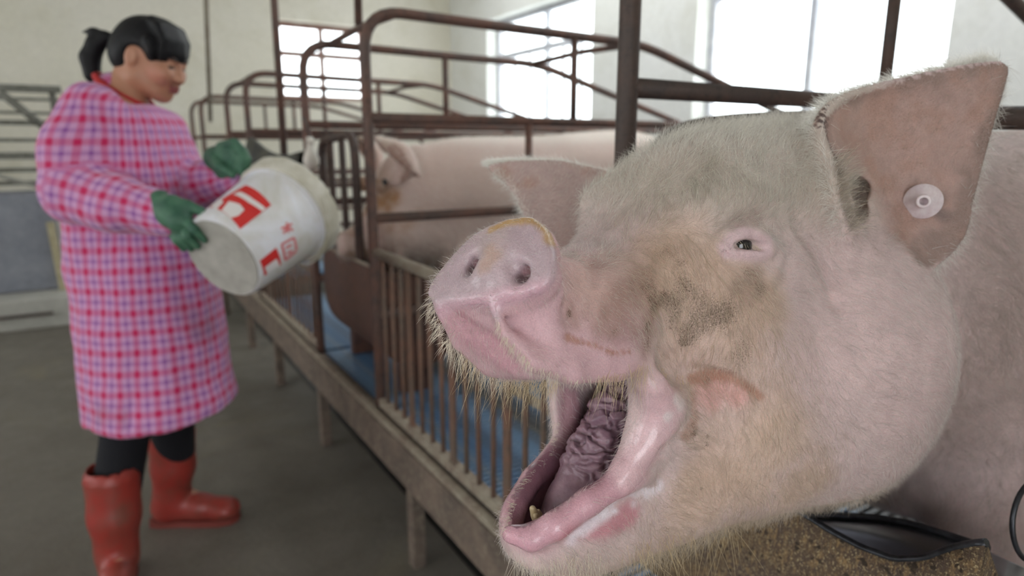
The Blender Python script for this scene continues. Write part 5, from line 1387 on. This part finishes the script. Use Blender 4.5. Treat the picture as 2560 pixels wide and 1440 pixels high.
# boots
t = NT('red rubber'); o = t.obj()
t.set(Base_Color=t.mix(t.ramp(t.noise(o, 9, 5, .65), [(.45, 0.), (.68, .8)]), srgb(150, 52, 44), srgb(112, 70, 58)), Roughness=.42); M_boot = t.m
t = NT('boot sole'); t.set(Base_Color=srgb(120, 52, 44), Roughness=.8); M_sole = t.m
def boot(ank, top, toe_dir, lean):
    v = Vol(*[np.arange(a, b, .0065) for a, b in ((ank[0] - .3, ank[0] + .34), (ank[1] - .34, ank[1] + .3), (-.01, .42))])
    d = np.asarray(toe_dir, float); d /= np.linalg.norm(d)
    base = np.array([ank[0], ank[1], 0])
    v.chain([top, (top + ank) / 2, base + UP * .10 - d * .01, base + UP * .055 - d * .03], [.072, .066, .055, .047], .02)
    v.chain([base + UP * .06 - d * .02, base + UP * .055 + d * .08, base + UP * .042 + d * .165], [.050, .044, .034], .025)
    v.ell(base + UP * .043 + d * .16, (.048, .048, .034), .02)
    v.chain([top + UP * .03, top + (ank - top) * .5], [.058, .050], .006, 'sub')
    v.op(lambda X, Y, Z: Z - .012 + 0 * X + 0 * Y, (-9, -9, -.1), (9, 9, .05), .004, 'sub')
    v.chain([top + UP * .004 + np.array([math.cos(a) * .066, math.sin(a) * .066, 0]) for a in np.linspace(0, 2 * math.pi, 16)], .008, .004)
    b = link('boot', np_mesh('boot', *v.nets(2)), M_boot, WM)
    m = MB(); n_ = np.array([-d[1], d[0], 0]); out = []
    for s_, w_ in ((-.085, .02), (-.075, .038), (-.04, .044), (.03, .040), (.09, .047), (.15, .047), (.19, .034), (.205, .012)): out.append((s_, w_))
    P = [base + d * s_ + n_ * w_ for s_, w_ in out] + [base + d * s_ - n_ * w_ for s_, w_ in out[::-1]]
    k_ = len(P); m.add(P + [p + UP * .02 for p in P], [tuple(range(k_))[::-1], tuple(range(k_, 2 * k_))] + [(i, (i + 1) % k_, (i + 1) % k_ + k_, i + k_) for i in range(k_)])
    m.build('sole', M_sole, b)
    for i in range(4): pass
    return b
boot(an, np.array([-1.142, 1.672, .325]), (.42, -.80, 0), 0)['label'] = 'red rubber boot nearest the camera, pointing forward'
boot(af, np.array([-1.118, 1.950, .325]), (1, .06, 0), 0)['label'] = 'red rubber boot stepping toward the pens'
# gloves
t = NT('green glove'); o = t.obj(); t.set(Base_Color=t.ramp(t.noise(o, 25, 4), [(.35, srgb(42, 84, 66)), (.7, srgb(76, 118, 92))]), Roughness=.6); M_glove = t.m
def glove(lo, hi, chains, palm):
    v = Vol(*[np.arange(a, b, .004) for a, b in zip(lo, hi)])
    for c_, r_ in palm: v.chain(c_, r_, .012)
    for c_, r_ in chains: v.chain(c_, r_, .0022)
    return link('glove', np_mesh('glove', *v.nets(2)), M_glove, WM)
# near hand: palm under the bucket's foot, fingers along its edge
Y0 = 1.56
palm = [([onY(402, 512, 1.60), onY(428, 535, 1.575), onY(448, 555, 1.56)], [.037, .034, .028]), ([onY(430, 512, 1.575), onY(452, 545, 1.56)], [.026, .026])]
fing = []
for i, (a_x, a_y, b_x, b_y, c_x, c_y, yy) in enumerate(((456, 545, 486, 574, 511, 601, 1.535), (445, 558, 470, 590, 494, 616, 1.545), (434, 568, 456, 598, 478, 622, 1.56), (424, 572, 442, 600, 460, 622, 1.575))):
    fing.append(([onY(a_x, a_y, yy + .02), onY(b_x, b_y, yy), onY(c_x, c_y, yy + .012)], [.0125, .0115, .009]))
fing.append(([onY(436, 508, 1.585), onY(468, 514, 1.575), onY(503, 528, 1.575)], [.017, .0145, .012]))
P_ = onY(450, 550, 1.58); glove(P_ - .16, P_ + .16, fing, palm)['label'] = 'green glove supporting the bottom of the bucket'
# far hand: fist over the raised rim
palm = [([onY(575, 440, 1.84), onY(566, 405, 1.83), onY(568, 388, 1.82)], [.036, .038, .034]), ([onY(540, 396, 1.83), onY(590, 392, 1.80)], [.034, .036])]
fing = []
for i, (ax_, ay_, bx_, by_, cx_, cy_) in enumerate(((552, 366, 586, 358, 612, 382), (566, 378, 602, 376, 620, 400), (572, 394, 608, 398, 618, 420), (570, 410, 600, 418, 608, 438))):
    fing.append(([onY(ax_, ay_, 1.80), onY(bx_, by_, 1.765), onY(cx_, cy_, 1.775)], [.0135, .0135, .011]))
fing.append(([onY(535, 392, 1.80), onY(552, 418, 1.765), onY(580, 436, 1.76)], [.017, .0155, .012]))
P_ = onY(574, 400, 1.80); glove(P_ - .16, P_ + .16, fing, palm)['label'] = 'green glove gripping over the bucket rim'

# ================================================================== the bucket
b0 = at(556, 646, 1.585); b1 = at(730, 520, 1.80)
ax = b1 - b0; LB = np.linalg.norm(ax); ax /= LB
bx_ = np.cross(ax, UP); bx_ /= np.linalg.norm(bx_); by_ = np.cross(bx_, ax)
RB0, RB1 = .113, .140
BK = empty('bucket', b0, 'white plastic bucket with red printing, held tilted over the pens', 'bucket')
def brad(s): return RB0 + (RB1 - RB0) * s / LB
def bp(s, th, off=0.): return b0 + ax * s + (bx_ * math.cos(th) + by_ * math.sin(th)) * (brad(s) + off)
prof = [(0.002, 0.0), (RB0 - .012, 0.0), (RB0 - .004, .001), (RB0, .006), (brad(LB * .5), LB * .5), (brad(LB * .80), LB * .80), (brad(LB * .80) + .003, LB * .805), (brad(LB * .83) + .003, LB * .83), (brad(LB) + .001, LB + .002), (brad(LB) - .004, LB), (RB0 - .004, .012), (.002, .010)]
vs = [b0 + ax * s + (bx_ * math.cos(k * math.pi / 28) + by_ * math.sin(k * math.pi / 28)) * r for r, s in prof for k in range(56)]
fs = [(i * 56 + k, i * 56 + (k + 1) % 56, (i + 1) * 56 + (k + 1) % 56, (i + 1) * 56 + k) for i in range(len(prof) - 1) for k in range(56)]
t = NT('white bucket plastic'); o = t.obj()
t.set(Base_Color=t.mix(t.ramp(t.noise(o, 6, 5, .65, .5), [(.45, 0.), (.7, .75)]), srgb(222, 222, 228), srgb(186, 180, 162)), Roughness=.42, Subsurface_Weight=.05, Subsurface_Scale=.01)
bs = link('shell', np_mesh('shell', np.array(vs), fs), t.m, BK)
e = bs.modifiers.new('edges', 'EDGE_SPLIT'); e.split_angle = math.radians(40)
t = NT('grubby plastic'); t.set(Base_Color=t.ramp(t.noise(t.obj(), 14, 5), [(.35, srgb(150, 146, 138)), (.7, srgb(182, 178, 170))]), Roughness=.7)
m = MB(); m.tube([b0 - ax * .003, b0 + ax * .002], RB0 - .008, 40); m.build('bottom', t.m, BK)
pr_ = [(brad(LB * .83) + .001, LB * .835), (brad(LB * .84) + .011, LB * .838), (brad(LB) + .014, LB * .985), (brad(LB) + .012, LB + .004), (brad(LB) + .001, LB + .004)]
vs = [b0 + ax * s + (bx_ * math.cos(k * math.pi / 28) + by_ * math.sin(k * math.pi / 28)) * (r + .0015 * math.sin(k * 1.7)) for r, s in pr_ for k in range(56)]
fs = [(i * 56 + k, i * 56 + (k + 1) % 56, (i + 1) * 56 + (k + 1) % 56, (i + 1) * 56 + k) for i in range(len(pr_) - 1) for k in range(56)]
t = NT('dusty rim'); t.set(Base_Color=t.ramp(t.noise(t.obj(), 18, 5), [(.35, srgb(176, 170, 150)), (.7, srgb(208, 204, 192))]), Roughness=.7)
rm_ = link('rim_band', np_mesh('rim_band', np.array(vs), fs), t.m, BK); rm_['label'] = 'wide dusty beige rim band'
e = rm_.modifiers.new('edges', 'EDGE_SPLIT'); e.split_angle = math.radians(40)
m = MB(); s_ = LB * .905                                     # folded wire handle along the rim
m.tube([bp(s_ - .035 * math.sin(math.pi * k / 24), .35 + math.pi * k / 24 - math.pi, .016) for k in range(25)], .003, 8)
m.build('wire_handle', t.m, BK, smooth=True)
t = NT('red print'); t.set(Base_Color=t.ramp(t.noise(t.obj(), 40, 4), [(.3, srgb(196, 30, 30)), (.6, srgb(206, 44, 40))]), Roughness=.45); M_red = t.m
t = NT('white print'); t.set(Base_Color=srgb(222, 216, 214), Roughness=.5); M_wprint = t.m
def on_bucket(x, y):
    """(s, theta) of a measured point on the bucket's side"""
    r_ = ray(x, y); best = None
    for d in np.arange(1.45, 1.9, .0008):
        P = EYE + r_ * d - b0; s = P @ ax; q = P - ax * s; R_ = np.linalg.norm(q)
        if 0 <= s <= LB and R_ <= brad(s): return s, math.atan2(q @ by_, q @ bx_)
        e_ = abs(R_ - brad(s)) + max(0, -s) + max(0, s - LB)
        if best is None or e_ < best[0]: best = (e_, s, math.atan2(q @ by_, q @ bx_))
    return best[1], best[2]
def decal(mb, quad, lift, n=8):
    C = [on_bucket(*q) for q in quad]; vs = []; fs = []
    for i in range(n + 1):
        for j in range(n + 1):
            a, b = i / n, j / n
            w_ = ((1 - a) * (1 - b), a * (1 - b), a * b, (1 - a) * b)
            vs.append(bp(sum(w * c_[0] for w, c_ in zip(w_, C)), sum(w * c_[1] for w, c_ in zip(w_, C)), lift))
    for i in range(n):
        for j in range(n): fs.append((i * (n + 1) + j, (i + 1) * (n + 1) + j, (i + 1) * (n + 1) + j + 1, i * (n + 1) + j + 1))
    mb.add(vs, fs)
m = MB(); decal(m, [(524, 519), (600, 573), (678, 513), (614, 463)], .0006); l1 = m.build('label', M_red, BK, smooth=True)
m = MB()
decal(m, [(583, 487), (600, 480), (634, 500), (622, 508)], .0012, 4); decal(m, [(622, 508), (634, 500), (664, 522), (655, 529)], .0012, 4)
decal(m, [(554, 527), (572, 504), (600, 512), (611, 526)], .0012, 4); decal(m, [(554, 527), (611, 526), (596, 540), (577, 546)], .0012, 4)
decal(m, [(528, 516), (540, 526), (560, 506), (548, 498)], .0012, 4)
m.build('printing', M_wprint, l1, smooth=True)
m = MB(); decal(m, [(649, 652), (660, 690), (702, 662), (690, 619)], .0006); l2 = m.build('label', M_red, BK, smooth=True)
m = MB(); decal(m, [(661, 668), (667, 685), (698, 664), (690, 646)], .0012, 4); m.build('printing', M_wprint, l2, smooth=True)
m = MB()                                                     # faded red characters
def stroke(x0, y0, x1, y1, w_=3.0):
    dx, dy = x1 - x0, y1 - y0; L_ = math.hypot(dx, dy); nx, ny = -dy / L_ * w_, dx / L_ * w_
    decal(m, [(x0 + nx, y0 + ny), (x0 - nx, y0 - ny), (x1 - nx, y1 - ny), (x1 + nx, y1 + ny)], .0008, 3)
for q in ((702, 572, 730, 560), (716, 556, 720, 582), (708, 584, 716, 570), (718, 568, 732, 576)): stroke(*q)
for q in ((702, 612, 734, 594), (734, 594, 740, 626), (704, 614, 712, 650), (712, 650, 740, 628), (714, 620, 728, 612), (718, 634, 730, 626)): stroke(*q)
t = NT('faded red print'); t.set(Base_Color=srgb(206, 110, 112), Roughness=.5)
m.build('lettering', t.m, BK, smooth=True)
